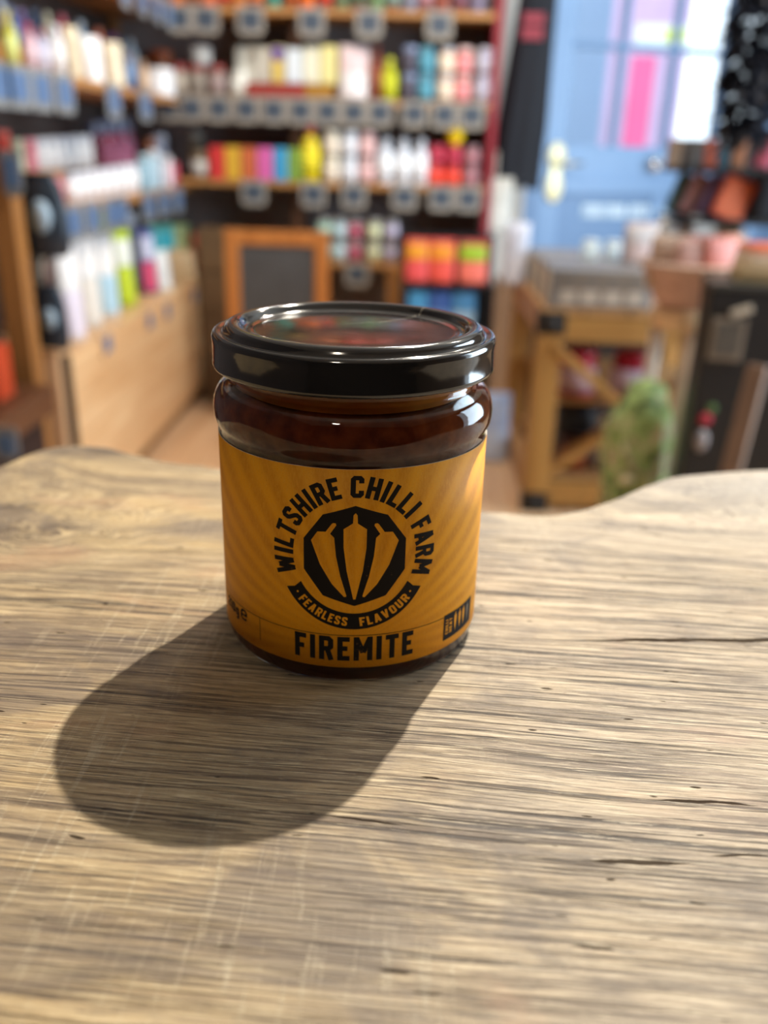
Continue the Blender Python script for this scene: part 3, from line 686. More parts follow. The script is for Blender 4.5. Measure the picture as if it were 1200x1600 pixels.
cz = P(200, 500, x=-.87).z
cab = thing('low_cabinet', 'low pale oak cabinet with plank front below the left shelves', 'cabinet', (-.87, 2.8, FZ))
for i in range(4):
    z0 = FZ + .06 + i * (cz - .02 - FZ - .06) / 4; z1 = FZ + .06 + (i + 1) * (cz - .02 - FZ - .06) / 4
    part(cab, 'front_board', (-.888, 2.02, z0 + .002), (-.87 + .002 * (i % 2), 3.70, z1 - .001), lam, .003)
part(cab, 'plinth', (-.93, 2.03, FZ), (-.90, 3.69, FZ + .06), M('a8845f', .7))
part(cab, 'end_panel', (-1.2, 2.0, FZ), (-.865, 2.018, cz), M('3d2a1c', .6))
part(cab, 'top_board', (-1.2, 2.018, cz - .02), (-.872, 3.64, cz), lam)
ec = thing('end_cabinet', 'narrow pale wooden end unit standing beside the low cabinet and the post', 'cabinet', (-.92, 1.98, FZ))
part(ec, 'body', (-1.1, 2.022 - .05, FZ), (P(94, 600, y=1.975).x, 1.998, P(70, 552, y=1.975).z), woodmat('pale_ash', 'c49a72', 'e2bd96', 'z', (2, 25)), .003)
part(ec, 'lid_strip', (-1.1, 1.965, P(70, 552, y=1.975).z), (P(94, 600, y=1.975).x + .004, 1.998, P(70, 552, y=1.975).z + .012), M('a8835e', .5))

# ================================================================== goods
GL = ['d9d7d2']
def s_at(p): return (p - C).dot(FW) / F_PX            # metres per pixel at a point
def jar_(nm, label, cat, loc, wd, ht, body, lidc, lab=None, group=None, n=20):
    r = wd / 2; t = thing(nm, label, cat, loc, 0, group); q = (round(r, 3), round(ht, 3)); r, ht = q
    inst('jar_body', shared(('jar_body',) + q, lambda: MB().lathe([(0, 0), (r * .9, 0), (r * .98, .004), (r * .98, ht * .70), (r * .9, ht * .78), (r * .84, ht * .80), (r * .84, ht * .83), (0, ht * .83)], n)), M(body, .2), t)
    inst('lid', shared(('lid',) + q, lambda: MB().lathe([(0, ht * .79), (r * .90, ht * .79), (r * .92, ht * .81), (r * .92, ht * .97), (r * .86, ht), (0, ht)], n)), M(lidc, .3), t)
    if lab: inst('paper_label', shared(('paper_label',) + q, lambda: MB().lathe([(r * .985, ht * .12), (r * 1.0, ht * .12), (r * 1.0, ht * .66), (r * .985, ht * .66)], n, cap=False)), M(lab, .6), t)
    return t
def bottle_(nm, label, cat, loc, wd, ht, body, capc, lab=None, group=None, n=18):
    r = wd / 2; t = thing(nm, label, cat, loc, 0, group); q = (round(r, 3), round(ht, 3)); r, ht = q
    inst('bottle_body', shared(('bottle_body',) + q, lambda: MB().lathe([(0, 0), (r * .92, 0), (r, .004), (r, ht * .62), (r * .86, ht * .70), (r * .50, ht * .78), (r * .42, ht * .82), (r * .42, ht * .86), (0, ht * .86)], n)), M(body, .2), t)
    inst('cap', shared(('cap',) + q, lambda: MB().lathe([(0, ht * .84), (r * .50, ht * .84), (r * .52, ht * .86), (r * .48, ht * .985), (r * .4, ht), (0, ht)], n)), M(capc, .35), t)
    if lab: inst('paper_label', shared(('bottle_label',) + q, lambda: MB().lathe([(r * .99, ht * .10), (r * 1.012, ht * .10), (r * 1.012, ht * .58), (r * .99, ht * .58)], n, cap=False)), M(lab, .6), t)
    return t
def tin_(nm, label, cat, loc, wd, ht, body, lidc, group=None, n=18):
    r = wd / 2; t = thing(nm, label, cat, loc, 0, group); q = (round(r, 3), round(ht, 3)); r, ht = q
    inst('pot_body', shared(('pot_body',) + q, lambda: MB().lathe([(0, 0), (r * .95, 0), (r, .003), (r, ht * .84), (0, ht * .84)], n)), M(body, .4), t)
    inst('lid', shared(('pot_lid',) + q, lambda: MB().lathe([(0, ht * .83), (r * 1.03, ht * .83), (r * 1.03, ht * .96), (r * .97, ht), (0, ht)], n)), M(lidc, .35), t)
    return t
def box_(nm, label, cat, loc, wx, wy, ht, col, front=None, rz=0, group=None, face='-y', top=None):
    t = thing(nm, label, cat, loc, rz, group)
    MB().box((-wx / 2, -wy / 2, 0), (wx / 2, wy / 2, ht), 0, min(.004, wx * .06, wy * .06)).build('carton', M(col, .5), t)
    def fp(z0, z1, c_, name):
        if face == '-y': MB().box((-wx * .42, -wy / 2 - .0012, ht * z0), (wx * .42, -wy / 2 + .002, ht * z1)).build(name, M(c_, .55), t)
        else: MB().box((wx / 2 - .002, -wy * .42, ht * z0), (wx / 2 + .0012, wy * .42, ht * z1)).build(name, M(c_, .55), t)
    if front: fp(.06, .62 if top else .94, front, 'front_print')
    if top: fp(.64, .95, top, 'header_print')
    return t
def pouch_(nm, label, cat, loc, wd, ht, col, low=None, top=None, rz=0, group=None, th=.06, tilt=0.0):
    """stand-up pouch: full at the foot, flat sealed at the top; faces -y before turning"""
    t = thing(nm, label, cat, loc, rz, group)
    def prof(u, v):
        full = (1 - v) ** .55 * (1 - .75 * (2 * abs(u - .5)) ** 2.6); return th / 2 * full + .0016
    def sheet(v0, v1, k, nu=8, nv=6, both=False):
        mb = MB(); vs = []; fs = []
        for i in range(nu + 1):
            for j in range(nv + 1):
                u = i / nu; v = v0 + (v1 - v0) * j / nv; u_ = .5 + (u - .5) * k
                vs.append(((u_ - .5) * wd * (1 - .05 * v), -prof(u_, v) - (0 if both else .0012) + tilt * v * ht, v * ht))
        m_ = nv + 1
        for i in range(nu):
            for j in range(nv): fs.append((i * m_ + j, (i + 1) * m_ + j, (i + 1) * m_ + j + 1, i * m_ + j + 1))
        mb.add(vs, fs, 0, True)
        if both:
            vb = [(x, 2 * tilt * z - y, z) for x, y, z in vs]; mb.add(vb, [f[::-1] for f in fs], 0, True)
            o = len(vs)
            ring = [i * m_ for i in range(nu + 1)]; mb.f.append(tuple([r_ for r_ in ring][::-1] + [r_ + o for r_ in ring])); mb.mi.append(0); mb.sm.append(False)
            for i in range(nu): mb.f.append((i * m_ + nv, (i + 1) * m_ + nv, o + (i + 1) * m_ + nv, o + i * m_ + nv)); mb.mi.append(0); mb.sm.append(False)
            for j in range(nv):
                mb.f.append((j, j + 1, o + j + 1, o + j)); mb.mi.append(0); mb.sm.append(False)
                mb.f.append((nu * m_ + j, o + nu * m_ + j, o + nu * m_ + j + 1, nu * m_ + j + 1)); mb.mi.append(0); mb.sm.append(False)
        return mb
    sheet(0, 1, 1, both=True).build('pouch_body', M(col, .4), t)
    if low: sheet(.06, .5, .86).build('lower_print', M(low, .45), t)
    if top: sheet(.54, .88, .86).build('upper_print', M(top, .45), t)
    return t
tag_n = [0]
slate = M('434e5c', .5, scale=60, amp=.35); slate_daylit = M('58749c', .5, scale=60, amp=.35); holder_m = M('989085', .55, amp=.1)  # the left-hand slate copy has blue daylight painted in
def price_tag(label, loc, rz=0, wd=.098, ht=.082, group='slate price tags on the shelf edges', hm=None):
    t = thing('price_tag', label, 'price tag', loc, rz, group)
    def mk():
        mb = MB(); r = .022; pts = [(-wd / 2, 0), ]; n = 5
        pts = [(wd / 2, 0)]; 
        out = [(-wd / 2, .012), (wd / 2, .012)][::-1]
        arc = [(wd / 2 - r + r * cos(-k * PI / 2 / n), -ht + r + r * sin(-k * PI / 2 / n)) for k in range(n + 1)]
        arc2 = [(-wd / 2 + r - r * sin(k * PI / 2 / n), -ht + r - r * cos(k * PI / 2 / n)) for k in range(n + 1)]
        pl = [(-wd / 2, .012), (-wd / 2, -ht + r)] + arc2[::-1][1:] + arc[::-1][0:] + [(wd / 2, .012)]
        k = len(pl); vs = [(x, -.004, z) for x, z in pl] + [(x, 0, z) for x, z in pl]
        fs = [tuple(range(k)), tuple(range(k, 2 * k))[::-1]] + [(i, i + k, (i + 1) % k + k, (i + 1) % k) for i in range(k)]
        return mb.add(vs, fs)
    inst('tag_holder', shared(('tag_holder', wd, ht), mk), hm or holder_m, t)
    inst('slate_card', shared(('slate_card', wd, ht), lambda: MB().box((-wd * .34, -.0065, -ht * .76), (wd * .34, -.0035, -.004), 0, .001)), slate if hm is None else slate_daylit, t)
    return t
ORD = ['first', 'second', 'third', 'fourth', 'fifth', 'sixth', 'seventh', 'eighth', 'ninth', 'tenth', 'eleventh', 'twelfth', 'thirteenth', 'fourteenth']
def bx(px, py=250): return P(px, py, y=YB + .05).x
U = .00245                                            # metres per pixel on the back shelves

# ---- back shelf, top board (only the feet of its goods show)
g = 'goods on the top back shelf'
for i, (px, c_, nm) in enumerate(((278, 'e08040', 'orange'), (303, 'b0622e', 'rust brown'), (328, 'f07a48', 'bright orange'), (350, 'e2553c', 'red orange'), (374, 'd8823a', 'amber'), (402, 'ff8a4a', 'light orange'), (428, '4f9a86', 'sea green'),
                                   (455, 'c8642e', 'burnt orange'), (480, 'ff7a2e', 'vivid orange'), (508, 'e5482e', 'scarlet'), (534, '6f7f5a', 'olive'), (560, '55775a', 'forest green'), (588, '7d9a6a', 'sage green'), (613, '86a89a', 'pale teal'),
                                   (640, '8d8fa0', 'slate grey'), (664, 'c08a90', 'dusty pink'), (690, 'a55a48', 'brick red'), (718, '8a5a6a', 'plum'), (745, '8a8098', 'lilac grey'))):
    bottle_('sauce_bottle', 'sauce bottle with %s label on the top back shelf, only its foot in view' % nm, 'bottle', (bx(px, 10), YB + .04, zA), .055, .19, '7a3a22' if i % 2 else c_, '2a2320', c_, g)
g = 'pouches on the topmost back board'
for i, (px, c_, nm) in enumerate(((330, 'c8c83a', 'lime yellow'), (385, 'e0d040', 'yellow'), (440, 'e8b83a', 'amber yellow'), (500, 'd8703a', 'orange'), (560, 'd84a3a', 'red'), (620, 'e05a50', 'coral red'), (685, 'c83a40', 'deep red'))):
    pouch_('large_pouch', 'large %s pouch on the topmost back board, above the picture, mirrored in the lid' % nm, 'pouch', (bx(px, 10), YB + .08, zA + .352), .13, .26, c_, c_, c_, 0, g, .08)
# ---- second board
g = 'goods on the second back shelf'
for i, (px, nm) in enumerate(((287, 'left'), (315, 'middle'), (344, 'right'))):
    jar_('relish_jar', 'grey brown jar with dark red lid, %s of three by the shelf corner' % nm, 'jar', (bx(px), YB + .05, zB), .068, .105, '8a7d72', '8c2a26', ['b5a898', '8f8478', 'a08a86'][i], g)
tin_('round_pot', 'small grey pot stacked on the middle red lidded jar', 'pot', (bx(322), YB + .05, zB + .105), .075, .06, 'a8a8a6', '8d8d90', g)
jar_('round_jar', 'round white jar at the left end of the cream packets', 'jar', (bx(378), YB + .05, zB), .07, .085, 'd8d6c8', 'e2e0d6', 'f0efe6', g)
box_('tea_packet', 'cream packet stacked on red tins behind the round white jar', 'packet', (bx(392), YB + .14, zB + .05), .11, .09, .125, 'cfccbc', 'e2e0d2', group=g)
box_('tea_packet', 'cream packet with grey foot stacked next to the purple topped one', 'packet', (bx(417), YB + .12, zB + .05), .07, .09, .12, 'd2d0c2', 'dfddd0', group=g)
for i, (px, nm) in enumerate(((402, 'leftmost'), (424, 'second'), (446, 'third'), (468, 'fourth'), (490, 'fifth'), (510, 'rightmost'))):
    box_('flat_tin', 'flat dark red tin under the cream packets, %s of six' % nm, 'tin', (bx(px), YB + .09, zB), .052, .17, .048, '8a2a24' if i < 4 else '8a5a1e', '9c332a' if i < 4 else 'a8761e', group=g)
box_('spice_packet', 'packet with purple top and yellow foot among the cream packets', 'packet', (bx(437), YB + .09, zB + .05), .05, .08, .125, 'd8c890', 'e0c468', group=g, top='5a3a9c')
box_('spice_packet', 'pale blue white packet right of the purple topped packet', 'packet', (bx(461), YB + .08, zB + .05), .062, .08, .118, 'c8d2d8', 'dfe6ea', group=g)
box_('spice_packet', 'cream white packet between pale blue and yellow packets', 'packet', (bx(487), YB + .08, zB + .05), .062, .08, .125, 'ddd8c0', 'e9e5cc', group=g)
box_('spice_packet', 'pale yellow packet left of the large white packet', 'packet', (bx(513), YB + .08, zB + .05), .062, .08, .13, 'd8c878', 'e6dc98', group=g)
pouch_('large_packet', 'large white packet with pink top on the second back shelf', 'packet', (bx(552), YB + .06, zB), .115, .185, 'e8d4d4', 'f2ecee', 'ead0d2', group=g, th=.05)
bottle_('sauce_bottle', 'red brown sauce bottle right of the large white packet', 'bottle', (bx(585), YB + .05, zB), .05, .185, '7a3520', '6a2a1c', '8f4a30', g)
bottle_('squeeze_bottle', 'yellow green squeeze bottle on the second back shelf', 'bottle', (bx(605), YB + .05, zB), .06, .145, 'b8bd1e', 'c8c83a', 'c9cc22', g)
stk = ((635, '4f4a5a', '7f8eae', 'dark violet grey', 'blue lidded', '4f4a5a'), (660, '3f7f94', '5f97a8', 'teal', 'teal lidded', '5aa0b6'), (690, 'e0b890', 'b9bcc4', 'cream', 'grey lidded', 'f4e2cc'), (716, 'c85048', 'd8b8b4', 'red', 'pink lidded', 'ee9a9c'), (732, 'a8988a', 'b0a69c', 'beige', 'beige lidded', 'b5aca2'), (750, 'b8bce0', 'd8daf0', 'lavender', 'white lidded', 'd8dcf8'))
for px, body, lidc, cn, ln, lb in stk:
    for k in range(2):
        jar_('preserve_jar', '%s %s jar, %s of two stacked on the second back shelf' % (ln, cn, 'bottom' if k == 0 else 'top'), 'jar', (bx(px), YB + (.05 if px != 732 else .115), zB + k * .092), .062 if px != 732 else .05, .092, body, lidc, lb, g)
# ---- third board
g = 'goods on the third back shelf'
jar_('honey_jar', 'round brown jar with whitish label left of the coloured cartons', 'jar', (bx(313), YB + .05, zC), .075, .10, '7d6648', '6f5c44', 'c4c2bc', g)
tin_('round_pot', 'grey brown pot behind the round brown jar by the corner', 'pot', (bx(292), YB + .19, zC), .07, .17, '6f6456', '8d877c', g)
for px, c_, nm in ((342, 'd03434', 'red'), (366, 'd8a832', 'yellow'), (391, 'c8663c', 'orange'), (416, 'd864a8', 'pink'), (441, '3f9ccc', 'blue'), (462, '7a9a3a', 'green')):
    box_('seasoning_carton', '%s carton in the rainbow row on the third back shelf' % nm, 'carton', (bx(px), YB + .04, zC), .058, .06, .118, c_, c_, group=g)
bottle_('sauce_bottle', 'tall yellow sauce bottle with red cap on the third back shelf', 'bottle', (bx(485), YB + .05, zC), .072, .205, 'e0c81a', 'c83a44', 'ecd81e', g)
for px, body, lidc, cn, lb in ((518, 'c8bca4', 'e4dccb', 'cream', 'f0e2d0'), (546, 'c0c4cc', 'dfe4ec', 'white', 'e8eaf2'), (573, 'a8807c', 'd8b4b2', 'pink', 'eec2c0')):
    for k in range(2):
        jar_('preserve_jar', '%s jar, %s of a stack of two, next to the tall white bottles' % (cn, 'bottom' if k == 0 else 'top'), 'jar', (bx(px), YB + .05, zC + k * .092), .064, .092, body, lidc, lb, g)
for px, nm in ((602, 'left'), (630, 'middle'), (657, 'right')):
    bottle_('milk_bottle', 'tall white bottle on the third back shelf, %s of three' % nm, 'bottle', (bx(px), YB + .05, zC), .064, .165, 'dfe4ee', 'c2c8d2', 'eef2fa', g)
for px, nm in ((681, 'left'), (708, 'right')):
    for k in range(2):
        jar_('chutney_jar', '%s red jar, %s stack of the two beside the white bottles' % ('bright' if k == 0 else 'crimson topped', nm), 'jar', (bx(px), YB + .05, zC + k * .072), .066, .072, 'd8382a' if k == 0 else 'a8243a', 'c83a3a' if k == 0 else 'b02a44', 'ee4a34' if k == 0 else 'b8304a', g)
for k in range(2):
    jar_('chutney_jar', 'dusky pink jar, %s of two, at the right end of third back shelf' % ('bottom' if k == 0 else 'top'), 'jar', (bx(738), YB + .05, zC + k * .072), .062, .072, 'a8707a', '9c7c84', 'b8828c', g)
tag(MB().lathe([(0, 0), (.016, 0), (.016, .01), (.030, .022), (.034, .040), (.030, .058), (.018, .070), (0, .074)], 24).build('yellow_light_spot', M('ffd60a', .3, amp=.02), None, (bx(709), YB + .05, zC + .144)), 'bright yellow ball put in for a blurred light spot on the red jars', 'pot', g)  # solid ball put in for an out-of-focus spot of yellow light
# ---- short lower board with two rows
g = 'goods on the short lower back shelf'
for px, body, cn, lb in ((506, '8fae9a', 'mint', 'a8c8b4'), (530, '9ab4bc', 'pale blue', 'c4dce2'), (553, '9a4a58', 'berry red', 'b8586c'), (583, 'b8b890', 'cream green', 'd4d8b0'), (610, '9a94ac', 'lavender', 'bcb4cc')):
    for k in range(2):
        jar_('dip_jar', '%s jar, %s row, on the short shelf behind the chalkboard' % (cn, 'bottom' if k == 0 else 'top'), 'jar', (bx(px, 410), YB + .05, zD + k * .082), .060, .082, body, '8d8a86', lb, g)
# ---- price tags along the back boards
def tags_back(pxs, py, z, where):
    for i, px in enumerate(pxs):
        price_tag('slate price tag on the %s edge, %s from the left' % (where, ORD[i]), (P(px, py, y=YB).x, YB - .001, z - .010))
tags_back((280, 322, 392, 487, 577, 687), 30, zA, 'top back shelf')
tags_back((263, 300, 342, 385, 428, 470, 512, 553, 594, 648, 695, 738), 170, zB, 'second back shelf')
tags_back((397, 490, 553, 632, 690, 732), 305, zC, 'third back shelf')
tags_back((558,), 430, zD, 'short lower back shelf')

# ---- left shelves: helper puts a thing on a board at the depth where a column of pixels meets the shelf
def lx(px, py, x): p = P(px, py, x=x); return p, s_at(p)
g = 'bottles along the front of the upper left shelf'
row = ((18, 24, 78, 'b', 'b8b428', 'c8b83a', 'dfe88a', 'yellow green bottle with pale label'), (50, 20, 66, 'b', 'e4b8c8', 'c05060', 'f0d4e0', 'pale pink bottle with red cap'), (52, 0, 0, '', '', '', '', ''),
       (70, 20, 62, 'b', 'd0d4f0', 'a84a58', 'dfe0fa', 'lavender bottle with dark red cap'), (92, 24, 72, 'b', 'eef4fa', 'e0e6ee', 'fbfdff', 'white bottle in a bright white label'), (116, 26, 74, 'p', 'd8caac', 'e2d4b6', '', 'cream pouch with pale front'),
       (146, 34, 66, 'p', 'f6fafe', 'ffffff', '', 'broad bright white pouch'), (180, 32, 64, 'p', 'dccfb2', 'e6d8bc', '', 'broad cream pouch'), (204, 16, 52, 'b', '5f7fae', '8d6a70', '7d9cc8', 'slim blue bottle'), (226, 14, 46, 'b', 'd8b490', 'c8a080', 'e8cdb0', 'slim tan bottle'))
for px, wpx, hpx, k_, c1, c2, c3, nm in row:
    if not nm: continue
    p, s = lx(px, 95 + px * .2, XF - .045); loc = (p.x, p.y, zl1)
    if k_ == 'b': bottle_('sauce_bottle', nm + ' at the front of the upper left shelf', 'bottle', loc, wpx * s, hpx * s, c1, c2, c3, g)
    else: pouch_('snack_pouch', nm + ' at the front of the upper left shelf', 'pouch', loc, wpx * s, hpx * s, c1, c2, None, PI / 2 * .55, g, .05)
p, s = lx(250, 142, XF - .05); tin_('round_pot', 'round white pot at the far end of the upper left shelf', 'pot', (p.x, p.y, zl1), 46 * s, 40 * s, 'eef0f8', 'fafafe', g)
p, s = lx(252, 120, XF - .12); jar_('paprika_jar', 'orange topped jar behind the far white pot', 'jar', (p.x, p.y, zl1), 40 * s, 70 * s, 'a86a48', 'c8683a', 'a87a5c', g)
g = 'bottles on the riser of the upper left shelf'
for px, wpx, hpx, c1, c2, c3, nm in ((10, 20, 60, 'd8e8f4', 'a8c0e0', 'eef6fc', 'white and pale blue bottle'), (25, 16, 50, '5a78b8', '8fa8d8', '7a9ad0', 'mid blue bottle'), (41, 16, 50, '8a7ab8', 'b0a0d8', 'a492cc', 'violet bottle'), (60, 20, 54, '3f5878', '5a7090', '4a6888', 'dark slate blue bottle'),
                                   (80, 18, 54, 'd8d4b8', 'e8e4cc', 'e8ecf0', 'cream bottle with white label'), (103, 22, 56, 'c84a62', 'd87a8a', 'd85a70', 'rose red bottle'), (130, 24, 54, 'a8c4e0', 'd8e8f4', 'c8e0f0', 'pale blue bottle with white cap'),
                                   (158, 24, 50, 'e06a4a', 'e88a6a', 'f0a860', 'orange red bottle'), (180, 18, 48, '7a3a6a', '8a5a9a', '9a4a78', 'plum purple bottle'), (193, 12, 46, '4a6a8a', '5f7a98', '6a8aa8', 'steel blue bottle'), (207, 20, 46, 'b8c8d4', 'd0dce4', 'dfe8ee', 'greyish white bottle')):
    p, s = lx(px, 80 + px * .2, -1.10); bottle_('sauce_bottle', nm + ' on the riser of the upper left shelf', 'bottle', (p.x, p.y, zl1 + .075), wpx * s * 1.05, hpx * s * 1.12, c1, c2, c3, g)
# tags of the upper left shelf
holder_daylit = M('85888a', .5, amp=.1)  # left-side tag holders, cool daylight put into the grey
tz = -PI / 2 + PI                                     # tags on this side face +x
def tags_left(ys, z, where, n0=0):
    for i, px in enumerate(ys):
        p = P(px, 120 + px * .2 if z == zl1 else 330, x=XF)
        price_tag('slate price tag on the %s edge, %s from the near end' % (where, ORD[i + n0]), (XF + .001, p.y, z - .010), PI / 2, .13, hm=holder_daylit)
tags_left((-8, 26, 62, 98, 176, 226), zl1, 'upper left shelf')
tags_left((112, 142, 172, 188, 232, 256, 278), zl2, 'lower left shelf')
for i, px in enumerate((196, 222, 244, 262)):
    p = P(px, 12, x=XF); price_tag('slate price tag on the topmost left shelf edge, %s from the near end' % ORD[i], (XF + .001, p.y, zl0 - .010), PI / 2, hm=holder_daylit)
p = P(16, 275, x=XF + .02)
for i, px in enumerate((14,)):
    q = P(15, 243, y=1.885); price_tag('large slate price tag at the near end of the lower left shelf, above the post', q, .05, wd=.046, ht=.088, hm=holder_daylit)
# lower left shelf
g = 'white jars in a row on the riser of the lower left shelf'
for i, px in enumerate((62, 77, 92, 107, 121, 134)):
    p, s = lx(px, 250, -1.10); jar_('mayo_jar', 'white jar with white lid on the lower left riser, %s from the post' % ORD[i], 'jar', (p.x, p.y, zl2 + .075), 25 * s, 46 * s, 'eef2f8', 'd8dce4', 'fdfeff', g)
g = 'white jars in a row along the front of the lower left shelf'
for i, px in enumerate((112, 126, 140, 154, 168, 182, 196, 207)):
    p, s = lx(px, 305, XF - .045); jar_('mayo_jar', 'white jar with pinkish foot at the front of lower left shelf, %s from the post' % ORD[i], 'jar', (p.x, p.y, zl2), 24 * s, 42 * s, 'f0eef6', 'd6dae6', 'fdfaff', g)
g = 'coloured goods on the lower left shelf'
for px, wpx, hpx, c1, c2, nm in ((4, 24, 60, 'e8584a', 'f0786a', 'coral red pot'), (26, 22, 46, 'e0e4c0', 'eef0d0', 'pale lime pot'), (45, 22, 46, 'e88a98', 'f0a0ac', 'rose pink pot')):
    p, s = lx(px, 235, -1.10); tin_('tub', nm + ' at the near end of the lower left riser', 'pot', (p.x, p.y, zl2 + .075), wpx * s, hpx * s, c1, c2, g)
for px, wpx, hpx, c1, c2, nm in ((40, 24, 34, 'aab0d0', 'c0c4dc', 'lilac tub'), (68, 22, 36, '9ac08a', 'b4d4a0', 'light green tub'), (91, 20, 38, 'e0808c', 'ec9aa4', 'salmon pink tub')):
    p, s = lx(px, 300, XF - .05); tin_('tub', nm + ' at the front of the lower left shelf behind the black bag', 'pot', (p.x, p.y, zl2), wpx * s, hpx * s, c1, c2, g)
for i, (px, c1) in enumerate(((150, '7a2438'), (168, 'a83a52'), (186, 'a03a58'), (200, '8a4058'))):
    p, s = lx(px, 270, -1.14); jar_('beetroot_jar', 'dark crimson jar at the back of the lower left shelf, %s from the post' % ORD[i], 'jar', (p.x, p.y, zl2 + (.075 if p.y < 2.58 else 0)), 26 * s, 52 * s if p.y < 2.58 else 96 * s, c1, '6a7088', 'b86a88' if i else c1, g)
for px, wpx, hpx, x, c1, c2, nm in ((226, 20, 52, XF - .05, '9cc4d8', 'b8d4e0', 'sky blue tub'), (243, 20, 56, XF - .05, 'b8d4e4', 'dfe8f0', 'pale blue tub'), (262, 16, 44, XF - .05, 'e8dfe8', 'f4f0f6', 'white tub'), (273, 14, 34, XF - .04, 'c84a5c', 'd86a78', 'raspberry red tub'), (238, 16, 66, XF - .16, 'c87a50', 'd08a60', 'orange tub'), (252, 24, 72, XF - .13, 'c8d0e8', 'dfe4f4', 'whitish lilac tub')):
    p, s = lx(px, 285, x); tin_('tub', nm + ' at the far end of the lower left shelf', 'pot', (p.x, p.y, zl2), wpx * s, hpx * s, c1, c2, g)
# bags on the low cabinet
g = 'pouches standing on the low cabinet'
for px, wpx, hpx, x, c1, c2, c3, nm in ((112, 34, 150, -.93, 'f0eef4', 'e6def0', 'fcfcff', 'tall white pouch with lilac foot'), (140, 34, 150, -.95, 'e8ecf0', 'e8e4dc', 'ffffff', 'tall bright white pouch'), (168, 32, 128, -.95, 'f4f6f8', 'b8dcf0', 'ffffff', 'white pouch with sky blue foot'),
                                    (196, 28, 112, -.96, 'b8d418', 'c8e02a', 'eaf6e8', 'lime green pouch with white top'), (174, 70, 152, -1.06, 'a8c41e', 'b8d028', 'b0cc22', 'broad lime green pouch behind the white ones'), (232, 24, 96, -.96, '5a5f9c', 'd84a78', 'c8cce8', 'indigo pouch with pink foot'), (254, 22, 60, -.93, 'dfe8ea', 'eef4f4', 'f4fafa', 'small white pouch beside the indigo one'),
                                    (256, 42, 84, -.99, '6fb8a8', '9ad0b8', '3aaec0', 'teal pouch with turquoise window'), (284, 34, 74, -.97, 'a8bc88', 'b8c898', 'c4d8a0', 'sage green pouch'), (311, 20, 62, -.89, 'c05a44', 'c86a50', 'c86450', 'brick red pouch'),
                                    (276, 20, 50, -.93, 'c0a078', 'ccb088', 'ccb088', 'small kraft pouch before the sage pouch'), (294, 18, 46, -.90, 'b89870', 'c4a880', 'c8ac84', 'small kraft pouch nearest the corner'), (90, 26, 110, -1.0, 'b8958a', 'c4a296', 'b08a84', 'dusty pink pouch behind the black bag')):
    p, s = lx(px, 520 - (px - 100) * .45, x); pouch_('coffee_pouch', nm + ' on the low cabinet', 'pouch', (p.x, p.y, cz), wpx * s * 1.25, hpx * s, c1, c2, c3, PI / 2 * .62, g, .07)
p, s = lx(196, 390, -1.12); tin_('round_tin', 'round pale tin standing at the back of the low cabinet', 'tin', (p.x, p.y, cz), .10, .26, '8d93b0', 'd8e2f0', g)
for i, (px, py) in enumerate(((164, 541), (231, 506), (258, 492), (301, 468))):
    p = P(px, py - 14, x=-.868); price_tag('small slate price tag on the low cabinet front, %s from the near end' % ORD[i], (-.866, p.y, p.z + .008), PI / 2, .082, .066, hm=lam)

# ---- hanging black bags by the post and things at the left edge
blk = M('27323f', .34, amp=.2)
def hang_bag(label, px, py0, py1, y, wd, tilt=0):
    a = P(px, py0, y=y); b_ = P(px, py1, y=y); h_ = a.z - b_.z; t = thing('drawstring_bag', label, 'bag', (a.x, a.y, b_.z))
    pr_ = [(0, 0), (.35, .0), (.47, .05), (.5, .3), (.47, .65), (.42, .85), (.30, .94), (.36, 1.0), (0, 1.0)]
    MB().lathe([(r * wd, z * h_) for r, z in pr_], 24, mat=Matrix.Diagonal((1, .45, 1, 1))).build('bag_body', blk, t)
    MB().lathe([(.0, 0), (.20 * wd, 0), (.21 * wd, .004), (0, .006)], 20, mat=Matrix.Translation((.05 * wd, -.222 * wd, h_ * .5)) @ Matrix.Rotation(PI / 2, 4, 'X') @ Matrix.Diagonal((1, 1.5, 1, 1))).build('painted_sheen', M('a4bccf', .35), t)  # pale oval stands in for the whitish sheen on the bag
    return t
hang_bag('black bag with painted pale round sheen hanging above beside the post', 60, 270, 400, 2.0, .122)
tube_b = P(62, 398, y=2.0); tube_t = P(58, 430, y=2.0)
hang_bag('lower black bag with painted pale sheen, hanging under the other black bag', 74, 445, 545, 2.0, .085)
# spoon hook that carries the lower bag
tag(MB().tube([(P(60, 262, y=2.035).x, 2.035, zl2 - .03), (P(64, 420, y=2.035).x, 2.035, P(64, 420, y=2.035).z), (P(70, 440, y=2.035).x, 2.015, P(70, 440, y=2.035).z)], .005, 8).build('hanging_strap', M('c8bda8', .6), None), 'pale strap that carries the two black bags beside the post', 'strap')
nb = thing('near_shelf', 'low dark side shelf cut off by the left picture edge', 'shelf', (-.95, 1.6, FZ))
zz = P(4, 672, y=1.62).z
part(nb, 'board', (-1.2, 1.50, zz - .022), (P(12, 640, y=1.6).x, 1.85, zz + .045), woodmat('dark_shelf', '4a2c1a', '6e4426', 'y'))
part(nb, 'side', (-1.2, 1.86, FZ), (P(14, 640, y=1.87).x, 1.89, zz + .30), M('3a1f14', .6))
part(nb, 'foot', (-1.2, 1.5, FZ), (P(9, 640, y=1.6).x - .03, 1.85, zz - .022), M('2a1510', .7))
box_('red_carton', 'orange red carton on the low shelf at the left picture edge', 'carton', (P(-16, 560, y=1.72).x, 1.72, zz + .045), .06, .08, .12, 'b8401c', 'c84a22')
price_tag('pale slate price tag on the low shelf at the left picture edge', (P(3, 640, y=1.495).x, 1.494, zz + .035), 0, .05, .06, hm=holder_daylit)

